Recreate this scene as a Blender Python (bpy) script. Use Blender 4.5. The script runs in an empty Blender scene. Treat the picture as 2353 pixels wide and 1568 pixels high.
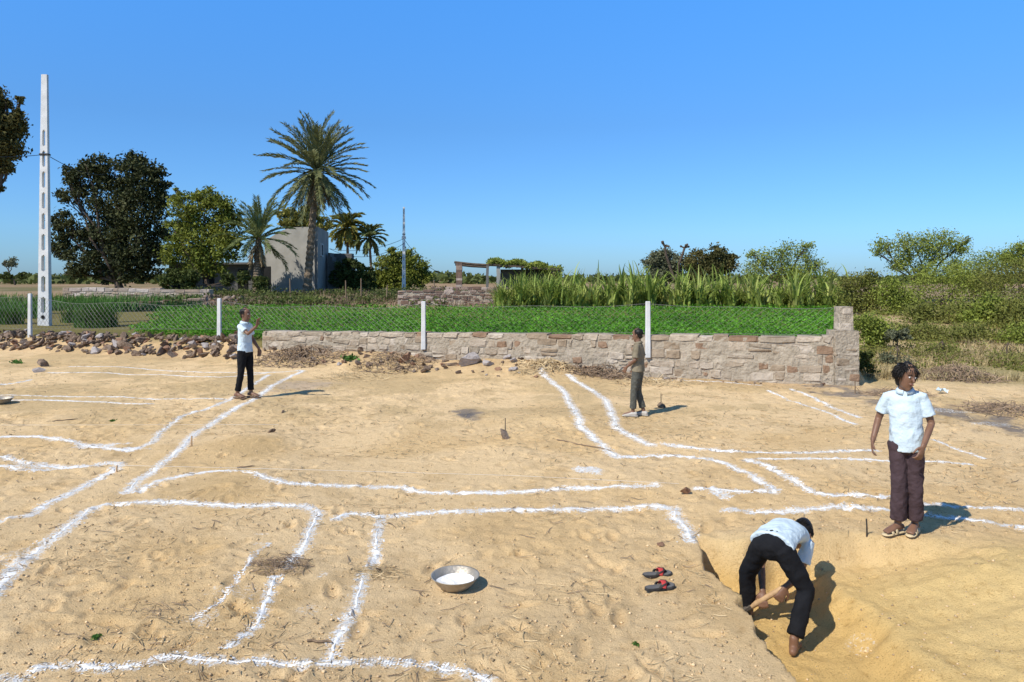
import bpy, bmesh, math, random
import numpy as np
from mathutils import Vector, Matrix, noise as mnoise
random.seed(7); rng = np.random.default_rng(7)
R = math.radians
scene = bpy.context.scene
COL = scene.collection
F = 1700.0; W0 = 2353.0; H0 = 1568.0; CH = 2.3; HZ = 640.0

# ---------------------------------------------------------------- helpers
def ray(px, py): return Vector(((px-W0/2)/F, 1.0, (HZ-py)/F))
def at(px, py, z=0.0):
    d = ray(px, py); return Vector((0, 0, CH))+d*((z-CH)/d.z)
def atd(px, py, Y): return Vector((0, 0, CH))+ray(px, py)*Y

def tag(o, label=None, cat=None, group=None, kind=None):
    if label: o['label'] = label
    if cat: o['category'] = cat
    if group: o['group'] = group
    if kind: o['kind'] = kind
    return o
def thing(name, label, cat, loc=(0, 0, 0), rotz=0, group=None):
    o = bpy.data.objects.new(name, None); COL.objects.link(o)
    o.empty_display_size = .2
    o.location = loc; o.rotation_euler = (0, 0, rotz)
    return tag(o, label, cat, group)

class MB:
    def __init__(s): s.v = []; s.f = []
    def add(s, vs, fs):
        b = len(s.v); s.v += [tuple(v) for v in vs]; s.f += [tuple(i+b for i in f) for f in fs]
    def box(s, c, size, rot=None, top=1.0):
        hx, hy, hz = size[0]/2, size[1]/2, size[2]/2
        vs = []
        for z in (-1, 1):
            k = top if z > 0 else 1
            for x, y in ((-1, -1), (1, -1), (1, 1), (-1, 1)):
                v = Vector((x*hx*k, y*hy*k, z*hz))
                if rot is not None: v = rot @ v
                vs.append(v+Vector(c))
        s.add(vs, [(3, 2, 1, 0), (4, 5, 6, 7), (0, 1, 5, 4), (1, 2, 6, 5), (2, 3, 7, 6), (3, 0, 4, 7)])
    def prism(s, pts, ext):
        n = len(pts); e = Vector(ext)
        vs = [Vector(p) for p in pts]+[Vector(p)+e for p in pts]
        s.add(vs, [tuple(range(n)), tuple(range(2*n-1, n-1, -1))]+[(i, i+n, (i+1) % n+n, (i+1) % n) for i in range(n)])
    def loft(s, st, side=(1, 0, 0), n=14, rnd=True):
        P = [Vector(a[0]) for a in st]; rings = []
        m = len(P)
        def ring(c, rx, ry, sd, nm):
            return [c+sd*math.cos(2*math.pi*k/n)*rx+nm*math.sin(2*math.pi*k/n)*ry for k in range(n)]
        fr = []
        for i in range(m):
            t = (P[min(i+1, m-1)]-P[max(i-1, 0)])
            if t.length < 1e-9: t = Vector((0, 0, 1))
            t.normalize()
            sd = Vector(st[i][3]) if len(st[i]) > 3 else Vector(side)
            sd = sd-t*sd.dot(t)
            if sd.length < 1e-4: sd = t.orthogonal()
            sd.normalize(); nm = t.cross(sd); fr.append((t, sd, nm))
        t, sd, nm = fr[0]; rx, ry = st[0][1], st[0][2]; r0 = min(rx, ry)
        if rnd: rings.append(ring(P[0]-t*r0*.62, rx*.6, ry*.6, sd, nm)); rings.append(ring(P[0]-t*r0*.3, rx*.88, ry*.88, sd, nm))
        for i in range(m): rings.append(ring(P[i], st[i][1], st[i][2], fr[i][1], fr[i][2]))
        t2, sd2, nm2 = fr[-1]; rx, ry = st[-1][1], st[-1][2]; r1 = min(rx, ry)
        if rnd: rings.append(ring(P[-1]+t2*r1*.3, rx*.88, ry*.88, sd2, nm2)); rings.append(ring(P[-1]+t2*r1*.62, rx*.6, ry*.6, sd2, nm2))
        vs = [v for r in rings for v in r]; k = len(rings)
        fs = []
        for i in range(k-1):
            for j in range(n):
                a = i*n+j; b = i*n+(j+1) % n
                fs.append((a, b, b+n, a+n))
        e0 = len(vs); vs.append(P[0]-t*(r0*.8 if rnd else 0)); vs.append(P[-1]+t2*(r1*.8 if rnd else 0))
        for j in range(n):
            fs.append((e0, (j+1) % n, j)); fs.append((e0+1, (k-1)*n+j, (k-1)*n+(j+1) % n))
        s.add(vs, fs)
    def tube(s, pts, rad, n=6):
        if not isinstance(rad, (list, tuple)): rad = [rad]*len(pts)
        d = Vector(pts[-1])-Vector(pts[0])
        sd = Vector((0, 1, 0)) if abs(d.normalized().dot(Vector((0, 1, 0)))) < .9 else Vector((1, 0, 0))
        s.loft([(p, r, r) for p, r in zip(pts, rad)], side=sd, n=n, rnd=False)
    def ball(s, c, rx, ry=None, rz=None, n=10, axes=None):
        ry = ry or rx; rz = rz or rx
        X, Y_, Z_ = axes if axes else (Vector((1, 0, 0)), Vector((0, 1, 0)), Vector((0, 0, 1)))
        vs = []; fs = []; c = Vector(c); m = n//2+1
        for i in range(1, m):
            a = math.pi*i/m
            for j in range(n):
                b = 2*math.pi*j/n
                vs.append(c+X*rx*math.sin(a)*math.cos(b)+Y_*ry*math.sin(a)*math.sin(b)+Z_*rz*math.cos(a))
        t = len(vs); vs.append(c+Z_*rz); vs.append(c-Z_*rz)
        for i in range(m-2):
            for j in range(n): fs.append((i*n+j, (i+1)*n+j, (i+1)*n+(j+1) % n, i*n+(j+1) % n))
        for j in range(n):
            fs.append((t, j, (j+1) % n)); fs.append((t+1, (m-2)*n+(j+1) % n, (m-2)*n+j))
        s.add(vs, fs)
    def build(s, name, mat, parent=None, smooth=False, origin=None):
        me = bpy.data.meshes.new(name)
        vs = s.v
        if origin is not None:
            ox, oy, oz = origin; vs = [(x-ox, y-oy, z-oz) for x, y, z in vs]
        me.from_pydata(vs, [], s.f); me.validate(); me.update()
        if smooth: me.polygons.foreach_set('use_smooth', [True]*len(me.polygons))
        o = bpy.data.objects.new(name, me); COL.objects.link(o)
        if mat: me.materials.append(mat)
        if parent: o.parent = parent
        elif origin is not None: o.location = origin
        return o

def npmesh(name, V, Q, mat, parent=None, origin=None, smooth=False):
    V = np.asarray(V, dtype=np.float32).reshape(-1, 3)
    if origin is not None: V = V-np.array(origin, dtype=np.float32)
    Q = np.asarray(Q, dtype=np.int32); k = Q.shape[1]
    me = bpy.data.meshes.new(name)
    me.vertices.add(len(V)); me.vertices.foreach_set('co', V.ravel())
    me.loops.add(Q.size); me.loops.foreach_set('vertex_index', Q.ravel())
    me.polygons.add(len(Q)); me.polygons.foreach_set('loop_start', np.arange(0, Q.size, k, dtype=np.int32))
    try: me.polygons.foreach_set('loop_total', np.full(len(Q), k, dtype=np.int32))
    except Exception: pass
    if smooth: me.polygons.foreach_set('use_smooth', np.ones(len(Q), dtype=bool))
    me.update(calc_edges=True); me.validate()
    if mat: me.materials.append(mat)
    o = bpy.data.objects.new(name, me); COL.objects.link(o)
    if parent: o.parent = parent
    elif origin is not None: o.location = origin
    return o

# ---------------------------------------------------------------- materials
def _base(name):
    m = bpy.data.materials.new(name); m.use_nodes = True
    nt = m.node_tree; nt.nodes.clear()
    out = nt.nodes.new('ShaderNodeOutputMaterial'); p = nt.nodes.new('ShaderNodeBsdfPrincipled')
    nt.links.new(p.outputs[0], out.inputs[0]); return m, nt, p, out
def ramp(nt, cols, pos=None, const=False):
    r = nt.nodes.new('ShaderNodeValToRGB'); cr = r.color_ramp
    if const: cr.interpolation = 'CONSTANT'
    n = len(cols)
    if pos is None: pos = [i/(n if const else n-1) for i in range(n)]
    while len(cr.elements) < n: cr.elements.new(.5)
    for e, p_, c in zip(cr.elements, pos, cols): e.position = p_; e.color = (*c, 1)
    return r
def mat(name, cols, scale=6, rough=.9, bump=.3, bscale=30, isl=0.0, pos=None, trans=0, spec=.2, metal=0, bdist=.02, islcols=None):
    m, nt, p, out = _base(name); L = nt.links.new
    tc = nt.nodes.new('ShaderNodeTexCoord')
    nz = nt.nodes.new('ShaderNodeTexNoise'); nz.inputs['Scale'].default_value = scale; nz.inputs['Detail'].default_value = 6
    nz.inputs['Roughness'].default_value = .65
    L(tc.outputs['Object'], nz.inputs['Vector'])
    if pos is None: pos = [.3+.4*i/(len(cols)-1) for i in range(len(cols))]
    r = ramp(nt, cols, pos); L(nz.outputs['Fac'], r.inputs[0]); c = r.outputs[0]
    if isl or islcols:
        g = nt.nodes.new('ShaderNodeNewGeometry')
        if islcols:
            r2 = ramp(nt, islcols, const=True); L(g.outputs['Random Per Island'], r2.inputs[0])
            mx = nt.nodes.new('ShaderNodeMix'); mx.data_type = 'RGBA'; mx.blend_type = 'MULTIPLY'; mx.inputs[0].default_value = 1
            L(c, mx.inputs[6]); L(r2.outputs[0], mx.inputs[7]); c = mx.outputs[2]
        if isl:
            mr = nt.nodes.new('ShaderNodeMapRange'); mr.inputs[3].default_value = 1-isl; mr.inputs[4].default_value = 1+isl
            L(g.outputs['Random Per Island'], mr.inputs[0])
            vm = nt.nodes.new('ShaderNodeVectorMath'); vm.operation = 'SCALE'; L(c, vm.inputs[0]); L(mr.outputs[0], vm.inputs['Scale']); c = vm.outputs[0]
    L(c, p.inputs['Base Color'])
    p.inputs['Roughness'].default_value = rough; p.inputs['Specular IOR Level'].default_value = spec; p.inputs['Metallic'].default_value = metal
    if bump:
        n2 = nt.nodes.new('ShaderNodeTexNoise'); n2.inputs['Scale'].default_value = bscale; n2.inputs['Detail'].default_value = 5
        L(tc.outputs['Object'], n2.inputs['Vector'])
        b = nt.nodes.new('ShaderNodeBump'); b.inputs['Strength'].default_value = bump; b.inputs['Distance'].default_value = bdist
        L(n2.outputs['Fac'], b.inputs['Height']); L(b.outputs[0], p.inputs['Normal'])
    if trans:
        t = nt.nodes.new('ShaderNodeBsdfTranslucent'); L(c, t.inputs[0])
        ms = nt.nodes.new('ShaderNodeMixShader'); ms.inputs[0].default_value = trans
        L(p.outputs[0], ms.inputs[1]); L(t.outputs[0], ms.inputs[2]); L(ms.outputs[0], out.inputs[0])
    return m

M = {}
M['lime'] = mat('lime_powder', [(.74, .72, .68), (.88, .87, .85)], 14, bump=.6, bscale=60, bdist=.01)
M['wallstone'] = mat('wall_stone', [(.66, .62, .56), (1.0, .98, .94)], 5, bump=.9, bscale=10, bdist=.05, isl=.14,
                     islcols=[(.45, .375, .29), (.51, .435, .35), (.43, .35, .265), (.50, .42, .335), (.37, .29, .21), (.53, .46, .38), (.30, .20, .135), (.48, .405, .32)])
M['mortar'] = mat('wall_mortar', [(.31, .255, .185), (.46, .385, .29)], 4, bump=.9, bscale=12, bdist=.06)
M['rock'] = mat('rubble_rock', [(.10, .07, .05), (.23, .16, .11), (.37, .27, .19)], 2.2, bump=.9, bscale=7, bdist=.06)
M['rockgrey'] = mat('grey_rock', [(.30, .26, .24), (.48, .42, .38)], 3, bump=.7, bscale=9, bdist=.04)
M['rockmauve'] = mat('mauve_rock', [(.17, .125, .095), (.34, .26, .20)], 3, bump=.8, bscale=8, bdist=.05)
M['rockred'] = mat('red_rock', [(.24, .13, .08), (.40, .24, .15)], 3, bump=.7, bscale=9, bdist=.04)
M['oldbrick'] = mat('old_brick_wall', [(.7, .7, .7), (1.0, .97, .95)], 3, bump=.8, bscale=6, bdist=.05, isl=.2,
                    islcols=[(.28, .18, .13), (.22, .15, .12), (.36, .26, .20), (.18, .12, .09), (.42, .33, .27)])
M['pinkstone'] = mat('pink_stone', [(.75, .75, .75), (1.0, 1, 1)], 3, bump=.8, bscale=6, bdist=.05, isl=.15,
                     islcols=[(.48, .39, .32), (.42, .33, .26), (.36, .27, .20), (.50, .42, .36)])
M['concrete'] = mat('white_concrete', [(.56, .55, .52), (.74, .73, .70)], 3, bump=.4, bscale=25, bdist=.01)
M['plaster'] = mat('grey_plaster', [(.26, .245, .215), (.36, .34, .30)], .8, bump=.3, bscale=6, bdist=.03)
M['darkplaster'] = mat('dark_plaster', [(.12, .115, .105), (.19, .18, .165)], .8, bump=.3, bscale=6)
M['dark'] = mat('dark_opening', [(.01, .01, .01), (.02, .02, .02)], 2, bump=0)
M['bark'] = mat('bark', [(.07, .05, .035), (.15, .11, .08)], 4, bump=.9, bscale=14, bdist=.06)
M['palmbark'] = mat('palm_bark', [(.12, .09, .06), (.28, .21, .14)], 5, bump=.9, bscale=12, bdist=.08)
M['wood'] = mat('weathered_wood', [(.16, .11, .07), (.30, .21, .13)], 6, bump=.4, bscale=30)
M['handlewood'] = mat('handle_wood', [(.42, .26, .13), (.6, .4, .22)], 8, bump=.3, bscale=40, rough=.6)
M['iron'] = mat('dark_iron', [(.05, .045, .04), (.11, .09, .07)], 20, bump=.3, bscale=60, rough=.55, metal=.6)
M['panmetal'] = mat('pan_metal', [(.32, .27, .2), (.5, .45, .38)], 9, bump=.3, bscale=40, rough=.5, metal=.5)
M['wire'] = mat('wire_metal', [(.20, .19, .18), (.32, .31, .29)], 9, bump=0, rough=.6, metal=.3)
M['cable'] = mat('black_cable', [(.03, .03, .035), (.05, .05, .05)], 9, bump=0)
def fol(n, a, b, c, trans=.25, scale=.5, isl=.35):
    M[n] = mat(n+'_leaves', [a, b, c], scale, bump=0, isl=isl, trans=trans, rough=.7, spec=.25)
fol('neem', (.030, .036, .012), (.055, .062, .019), (.095, .09, .028), trans=.12)
fol('green', (.11, .14, .018), (.19, .21, .03), (.27, .27, .05))
fol('edge', (.06, .06, .018), (.11, .10, .03), (.18, .14, .04))
fol('palm', (.11, .12, .04), (.19, .20, .08), (.29, .28, .14), trans=.15, scale=1.5)
fol('palmgreen', (.12, .15, .045), (.20, .23, .08), (.28, .30, .13), scale=1.5)
fol('drypalm', (.24, .17, .08), (.36, .27, .15), (.45, .34, .20), trans=.1)
fol('deep', (.05, .065, .014), (.09, .11, .025), (.14, .15, .04))
fol('yellowgreen', (.17, .17, .025), (.26, .24, .05), (.33, .27, .07))
fol('greyleaf', (.10, .11, .06), (.16, .165, .09), (.21, .20, .12))
fol('acacia', (.16, .20, .028), (.25, .29, .05), (.34, .36, .09), trans=.3)
fol('scrub', (.12, .135, .025), (.20, .205, .045), (.31, .27, .09), trans=.3)
fol('crop', (.055, .17, .010), (.10, .27, .018), (.16, .36, .03), trans=.3, scale=.6, isl=.4)
fol('cane', (.14, .20, .03), (.27, .34, .065), (.46, .45, .15), trans=.3, scale=.6)
fol('darkcrop', (.045, .12, .02), (.08, .18, .03), (.13, .24, .05))
fol('drygrass', (.26, .20, .09), (.40, .31, .15), (.52, .42, .23), trans=.1, scale=1)
fol('twig', (.12, .08, .05), (.22, .15, .095), (.34, .24, .15), trans=0, scale=2)
fol('straw', (.28, .19, .09), (.44, .32, .17), (.58, .44, .25), trans=0, scale=2, isl=.4)
M['skin'] = mat('brown_skin', [(.17, .085, .05), (.22, .115, .068)], 8, bump=.1, rough=.5, spec=.4)
M['hair'] = mat('black_hair', [(.006, .005, .004), (.018, .014, .011)], 30, bump=0, rough=.5, spec=.3)
M['lips'] = mat('lips', [(.16, .06, .045), (.18, .07, .05)], 8, bump=0)
M['eyewhite'] = mat('eye_white', [(.6, .58, .55), (.65, .63, .6)], 8, bump=0, rough=.3)
M['eyedark'] = mat('eye_dark', [(.01, .008, .006), (.02, .015, .01)], 8, bump=0, rough=.2)
M['whitecloth'] = mat('pale_blue_white_cloth', [(.52, .62, .67), (.60, .69, .73)], 5, bump=.9, bscale=6, bdist=.05)
M['khaki'] = mat('khaki_cloth', [(.19, .155, .10), (.26, .215, .145)], 6, bump=.7, bscale=8, bdist=.04)
M['blackcloth'] = mat('black_cloth', [(.006, .006, .007), (.012, .012, .014)], 6, bump=.5, bscale=12, bdist=.02)
M['plum'] = mat('plum_cloth', [(.05, .031, .034), (.078, .05, .054)], 6, bump=.7, bscale=8, bdist=.04)
M['greytrouser'] = mat('grey_checked_cloth', [(.065, .065, .052), (.12, .115, .095)], 40, bump=.5, bscale=14, bdist=.02)
M['tan'] = mat('tan_rubber', [(.56, .43, .25), (.64, .51, .31)], 8, bump=.1, rough=.6)
M['brownsandal'] = mat('brown_leather', [(.16, .1, .06), (.22, .14, .09)], 8, bump=.1, rough=.6)
M['whiteshoe'] = mat('dusty_shoe', [(.42, .38, .32), (.55, .51, .45)], 8, bump=.1, rough=.6)
M['blackrubber'] = mat('black_rubber', [(.03, .028, .027), (.06, .055, .05)], 8, bump=.1, rough=.7)
M['greysole'] = mat('grey_insole', [(.10, .095, .09), (.16, .15, .14)], 8, bump=.1, rough=.8)
M['redstrap'] = mat('red_strap', [(.45, .04, .04), (.55, .07, .06)], 8, bump=.1, rough=.6)
M['string'] = mat('white_string', [(.6, .56, .5), (.7, .66, .6)], 8, bump=0)

# ---------------------------------------------------------------- noise / terrain
def _hs(ix, iy, s):
    n = (ix*374761393+iy*668265263+s*144269504) & 0xffffffff
    n = ((n ^ (n >> 13))*1274126177) & 0xffffffff
    return ((n ^ (n >> 16)) & 0xffff)/65535.0
def vn(x, y, s=0):
    x = np.asarray(x, dtype=float); y = np.asarray(y, dtype=float)
    ix = np.floor(x).astype(np.int64); iy = np.floor(y).astype(np.int64)
    fx = x-ix; fy = y-iy; fx = fx*fx*(3-2*fx); fy = fy*fy*(3-2*fy)
    a = _hs(ix, iy, s); b = _hs(ix+1, iy, s); c = _hs(ix, iy+1, s); d = _hs(ix+1, iy+1, s)
    return (a*(1-fx)+b*fx)*(1-fy)+(c*(1-fx)+d*fx)*fy
def fbm(x, y, s=0, o=3):
    r = 0; a = .5; t = 0
    for k in range(o):
        r = r+a*vn((x*.8-y*.6)*2**k+k*17.3, (x*.6+y*.8)*2**k+k*9.1, s+k); t += a; a *= .5
    return r/t
def ss(a, b, v):
    t = np.clip((v-a)/(b-a), 0, 1); return t*t*(3-2*t)
def yline(x): return 16.0+(7.2-x)*0.362
def prof(y): return 0.5+.15*ss(20, 38, y)+.5*ss(38, 60, y)+.85*ss(60, 260, y)
EDGE_X = 1.59; TR_FAR = 6.55; TR_D = 0.42
STAND = [(*at(2078, 1228)[:2], .45), (*at(563, 916)[:2], .4), (*at(1466, 958)[:2], .4)]
rsd = np.random.default_rng(3)
PR = []
for _ in range(620):
    y = 3.6+9*rsd.random()**1.3; x = (rsd.random()*2-1)*.78*y
    PR.append((x, y, rsd.random()*6.28, .4+.7*rsd.random()))
def terrain(x, y):
    s = y-yline(np.minimum(x, 30))
    w = ss(-8.2, -6.8, x)
    stepf = ss(-1.2, .6, s)*(1-w)+ss(.08, .3, s)*w
    zi = prof(y)*stepf
    zo = (prof(y)+.12*(fbm(x*.35, y*.35, 15, 2)-.3))*ss(15.5, 32, y)
    tx = x-(7.25+(y-16)*.43)
    wo = ss(0, .5, tx)
    z = zi*(1-wo)+zo*wo
    inplot = 1-ss(26, 34, y)
    z = z+inplot*((fbm(x*.45, y*.45, 3, 2)-.5)*.14)*ss(0, 2, 30-y)
    near = (1-ss(15, 26, y))
    rough = .4+.8*ss(.4, .65, fbm(x*.5, y*.5, 55, 2))
    for ux, uy, rr in STAND: rough = rough*ss(rr*.3, rr, np.sqrt((x-ux)**2+(y-uy)**2))
    dn = fbm(x*6.5, y*6.5, 21, 2)
    z = z+near*rough*((fbm(x*2.3, y*2.3, 11, 2)-.5)*.03+(dn-.5)*.026-np.abs(fbm(x*3.4, y*3.4, 25, 2)-.5)*.025+(fbm(x*14, y*14, 22, 2)-.5)*.024)
    bank = ss(-1.7, -.1, s)*(1-ss(-.05, .1, s))*ss(-9, -7.5, x)*(1-ss(.5, 2.5, x))
    z = z+bank*(.20+.24*fbm(x*1.3, y*1.3, 8, 2))
    for mx, my, mr, mh in MOUNDS:
        z = z+mh*np.exp(-((x-mx)**2+(y-my)**2)/(mr*mr))
    ex = EDGE_X+(fbm(y*2.5, y*0+3, 5, 2)-.5)*.22+(vn(y*9, y*0, 6)-.5)*.06
    dx = x-ex
    fy = 1-ss(TR_FAR-.22, TR_FAR+.02, y+.3*(vn(x*3, y*0, 4)-.5))
    up = 1-.45*ss(.85, 1.15, dx)-.55*ss(1.15, 2.8, dx)
    d = ss(0, .035, dx)*up*fy*ss(1.5, 2.5, y)
    d = np.clip(d, 0, 1)
    lump = (fbm(x*3.2, y*3.2, 9, 3)-.5)*.07+(fbm(x*10, y*10, 19, 2)-.5)*.05
    z = z*(1-d)+(-TR_D)*d+lump*ss(0, .15, dx)*(1-ss(3.5, 5, dx))*(1-ss(6, 6.8, y))*.7
    sp = ss(1.2, 2.2, dx)*(1-ss(3.4, 5, dx))*(1-ss(5.6, 6.6, y))*ss(0, 2, y)
    z = z+sp*(.02+.06*fbm(x*1.4, y*1.4, 31, 2))
    return z
MOUNDS = [(*at(600, 1015)[:2], .55, .10), (*at(560, 1120)[:2], .6, .08), (*at(1290, 965)[:2], .5, .07), (*at(1700, 985)[:2], .7, .05),
          (*at(480, 1330)[:2], .5, .04), (*at(700, 1310)[:2], .35, .05), (*at(1180, 1480)[:2], .4, .04)]
Yr = np.concatenate([np.linspace(-3, 3, 60, endpoint=False),
                     -5+np.geomspace(8, 65, 760, endpoint=False), -5+np.geomspace(65, 4500, 90)])
Uc = np.concatenate([np.linspace(-2.2, -.72, 50, endpoint=False), np.linspace(-.72, .72, 860), np.linspace(.72, 2.2, 51)[1:]])
GX = Uc[None, :]*(Yr[:, None]+5); GY = np.repeat(Yr[:, None], len(Uc), axis=1)
GZ = terrain(GX, GY)
for fx_, fy_, fa, fk in PR:
    if fx_ > 1.45 and fy_ < 6.8: continue
    i0, i1 = np.searchsorted(Yr, [fy_-.3, fy_+.3]); xs_ = GX[i0:i1]; yy = GY[i0:i1]
    a = (xs_-fx_)*math.cos(fa)+(yy-fy_)*math.sin(fa); b = -(xs_-fx_)*math.sin(fa)+(yy-fy_)*math.cos(fa)
    q = (a/.115)**2+(b/.045)**2
    GZ[i0:i1] += fk*(-.020*np.exp(-q**2)+.011*np.exp(-(np.sqrt(q)-1.5)**2*5))
def gz(x, y):
    x = np.asarray(x, dtype=float); y = np.asarray(y, dtype=float)
    r = np.interp(y, Yr, np.arange(len(Yr))); c = np.interp(x/(y+5), Uc, np.arange(len(Uc)))
    i = np.clip(r.astype(int), 0, len(Yr)-2); j = np.clip(c.astype(int), 0, len(Uc)-2); fr = r-i; fc = c-j
    return (GZ[i, j]*(1-fc)+GZ[i, j+1]*fc)*(1-fr)+(GZ[i+1, j]*(1-fc)+GZ[i+1, j+1]*fc)*fr
def gzf(x, y): return float(gz(x, y))
def G(px, py):
    z = 0.0
    for _ in range(12):
        p = at(px, py, z); z = .5*z+.5*gzf(p.x, p.y)
    return Vector((p.x, p.y, gzf(p.x, p.y)))

# ---------------------------------------------------------------- chalk lines
LINES = [
 ([(160, 843), (330, 848), (480, 856), (600, 857), (690, 851)], .05, 'thin white lime line farthest back at the left, before the rubble heap'),
 ([(110, 857), (270, 859), (400, 863), (520, 866), (620, 856)], .05, 'second thin white lime line from the rubble heap at the left'),
 ([(0, 884), (40, 880), (75, 873)], .06, 'short white lime dash at the left edge of the plot'),
 ([(0, 909), (130, 911), (260, 913), (380, 917), (520, 918)], .045, 'faint white lime line running left from the feet of the pointing person'),
 ([(0, 919), (120, 921), (220, 924), (350, 929)], .06, 'white lime line beginning at the small pan on the left edge'),
 ([(695, 852), (640, 880), (590, 912), (545, 938), (500, 966), (440, 1003), (420, 1025), (380, 1060), (320, 1105), (283, 1132)], .075, 'long diagonal white lime line passing under the pointing person'),
 ([(615, 862), (555, 902), (500, 930), (440, 950), (390, 978), (345, 1018)], .06, 'shorter diagonal white lime line behind the long diagonal one'),
 ([(0, 1005), (60, 1004), (110, 1008), (170, 1018), (240, 1030), (300, 1036), (345, 1018)], .075, 'thick white lime line with a bright smear, left side of plot'),
 ([(0, 1050), (50, 1063), (120, 1073), (200, 1070), (268, 1064), (235, 1092), (190, 1122), (130, 1150), (60, 1187)], .07, 'bent white lime line turning a sharp corner at the left'),
 ([(0, 1072), (60, 1080), (130, 1079), (210, 1072)], .055, 'short double white lime stroke at the left edge'),
 ([(0, 1200), (34, 1188)], .06, 'tiny white lime dash at the left edge before the big curve'),
 ([(315, 1130), (370, 1105), (430, 1090), (510, 1082), (580, 1090), (640, 1105), (700, 1113), (800, 1117), (875, 1120)], .07, 'white lime line climbing over the low sand mound'),
 ([(890, 1118), (930, 1120), (980, 1132), (1080, 1133), (1200, 1131), (1350, 1120), (1505, 1118)], .07, 'straight white lime line across the middle of the plot'),
 ([(-30, 1385), (0, 1345), (40, 1300), (110, 1250), (170, 1200), (215, 1166), (280, 1158), (400, 1156), (560, 1162), (640, 1159), (700, 1163), (730, 1175), (735, 1184)], .08, 'thick white lime line curving from the left foreground to the middle'),
 ([(735, 1184), (718, 1218), (702, 1252), (676, 1286), (655, 1306)], .06, 'short white lime stroke running down from the curved line'),
 ([(778, 1194), (800, 1182), (830, 1181), (872, 1186)], .06, 'little crooked white lime stroke between two long lines'),
 ([(908, 1187), (980, 1178), (1100, 1173), (1250, 1170), (1400, 1170), (1535, 1167), (1555, 1190), (1580, 1225), (1598, 1244)], .075, 'white lime line ending at the corner of the dug trench'),
 ([(879, 1188), (872, 1225), (865, 1258), (857, 1290), (850, 1306)], .055, 'single short white lime stroke above the brush and pan'),
 ([(842, 1322), (822, 1380), (788, 1435), (765, 1480), (748, 1524)], .055, 'white lime stroke running down to the bottom line, right of its twin'),
 ([(638, 1325), (618, 1372), (592, 1420), (562, 1462), (520, 1492)], .045, 'white lime stroke slanting down to the bottom line, left of its twin'),
 ([(615, 1248), (585, 1275), (565, 1300), (545, 1332), (515, 1368), (478, 1400), (440, 1425)], .028, 'faint broken lime line left of the slanting foreground stroke'),
 ([(0, 1556), (50, 1560), (120, 1535), (250, 1532), (330, 1524), (385, 1506), (440, 1514), (600, 1520), (748, 1524), (900, 1522), (1020, 1542), (1120, 1570)], .055, 'white lime line along the very bottom foreground'),
 ([(1243, 845), (1268, 878), (1298, 905), (1320, 945), (1336, 982), (1380, 1018), (1412, 1050)], .085, 'left one of two white lime lines running down from the stone wall'),
 ([(1308, 862), (1340, 885), (1385, 915), (1405, 955), (1425, 990), (1460, 1008), (1490, 1022), (1512, 1022)], .085, 'right one of two white lime lines running down from the stone wall'),
 ([(1530, 1022), (1620, 1032), (1750, 1040), (1850, 1040), (2012, 1035)], .08, 'white lime line reaching right to the standing person in plum trousers'),
 ([(1420, 1052), (1520, 1050), (1640, 1059), (1700, 1082), (1745, 1105), (1776, 1131), (1700, 1130), (1650, 1124), (1595, 1122)], .07, 'white lime line that doubles back in a sharp point'),
 ([(1635, 1122), (1660, 1140), (1680, 1145)], .08, 'small white lime smear beside the sharp point'),
 ([(1718, 1056), (1780, 1080), (1830, 1105), (1882, 1132), (1960, 1136), (2050, 1142)], .07, 'white lime line slanting down to the standing person'),
 ([(1745, 1055), (1850, 1055), (2000, 1057), (2130, 1061), (2232, 1068)], .055, 'thin white lime line passing behind the standing person'),
 ([(1672, 1172), (1800, 1178), (1950, 1172), (2060, 1175), (2200, 1192), (2370, 1213)], .075, 'white lime line behind the digger running to the right edge'),
 ([(2110, 1158), (2230, 1165), (2370, 1173)], .07, 'upper of the two white lime lines at the right edge'),
 ([(1820, 895), (1870, 915), (1920, 940), (1972, 960)], .055, 'upper white lime line near the ash at the corner pillar'),
 ([(1765, 898), (1830, 925), (1900, 948), (1962, 976)], .045, 'lower white lime line near the ash at the corner pillar'),
 ([(2150, 1012), (2200, 1035), (2262, 1056)], .04, 'thin white lime line right of the standing person'),
 ([(1330, 1076), (1350, 1080), (1372, 1085)], .08, 'isolated small white lime patch in the middle ground'),
 ([(1500, 872), (1600, 875), (1700, 882), (1745, 886)], .045, 'faint white lime line along the foot of the stone wall'),
]
def catmull(P, step=.03):
    out = []
    for i in range(len(P)-1):
        p0 = P[max(i-1, 0)]; p1 = P[i]; p2 = P[i+1]; p3 = P[min(i+2, len(P)-1)]
        n = max(2, int((p2-p1).length/step))
        for k in range(n):
            t = k/n
            out.append(.5*((2*p1)+(p2-p0)*t+(2*p0-5*p1+4*p2-p3)*t*t+(3*p1-p0-3*p2+p3)*t**3))
    out.append(P[-1]); return out
line_pts = []
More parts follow.
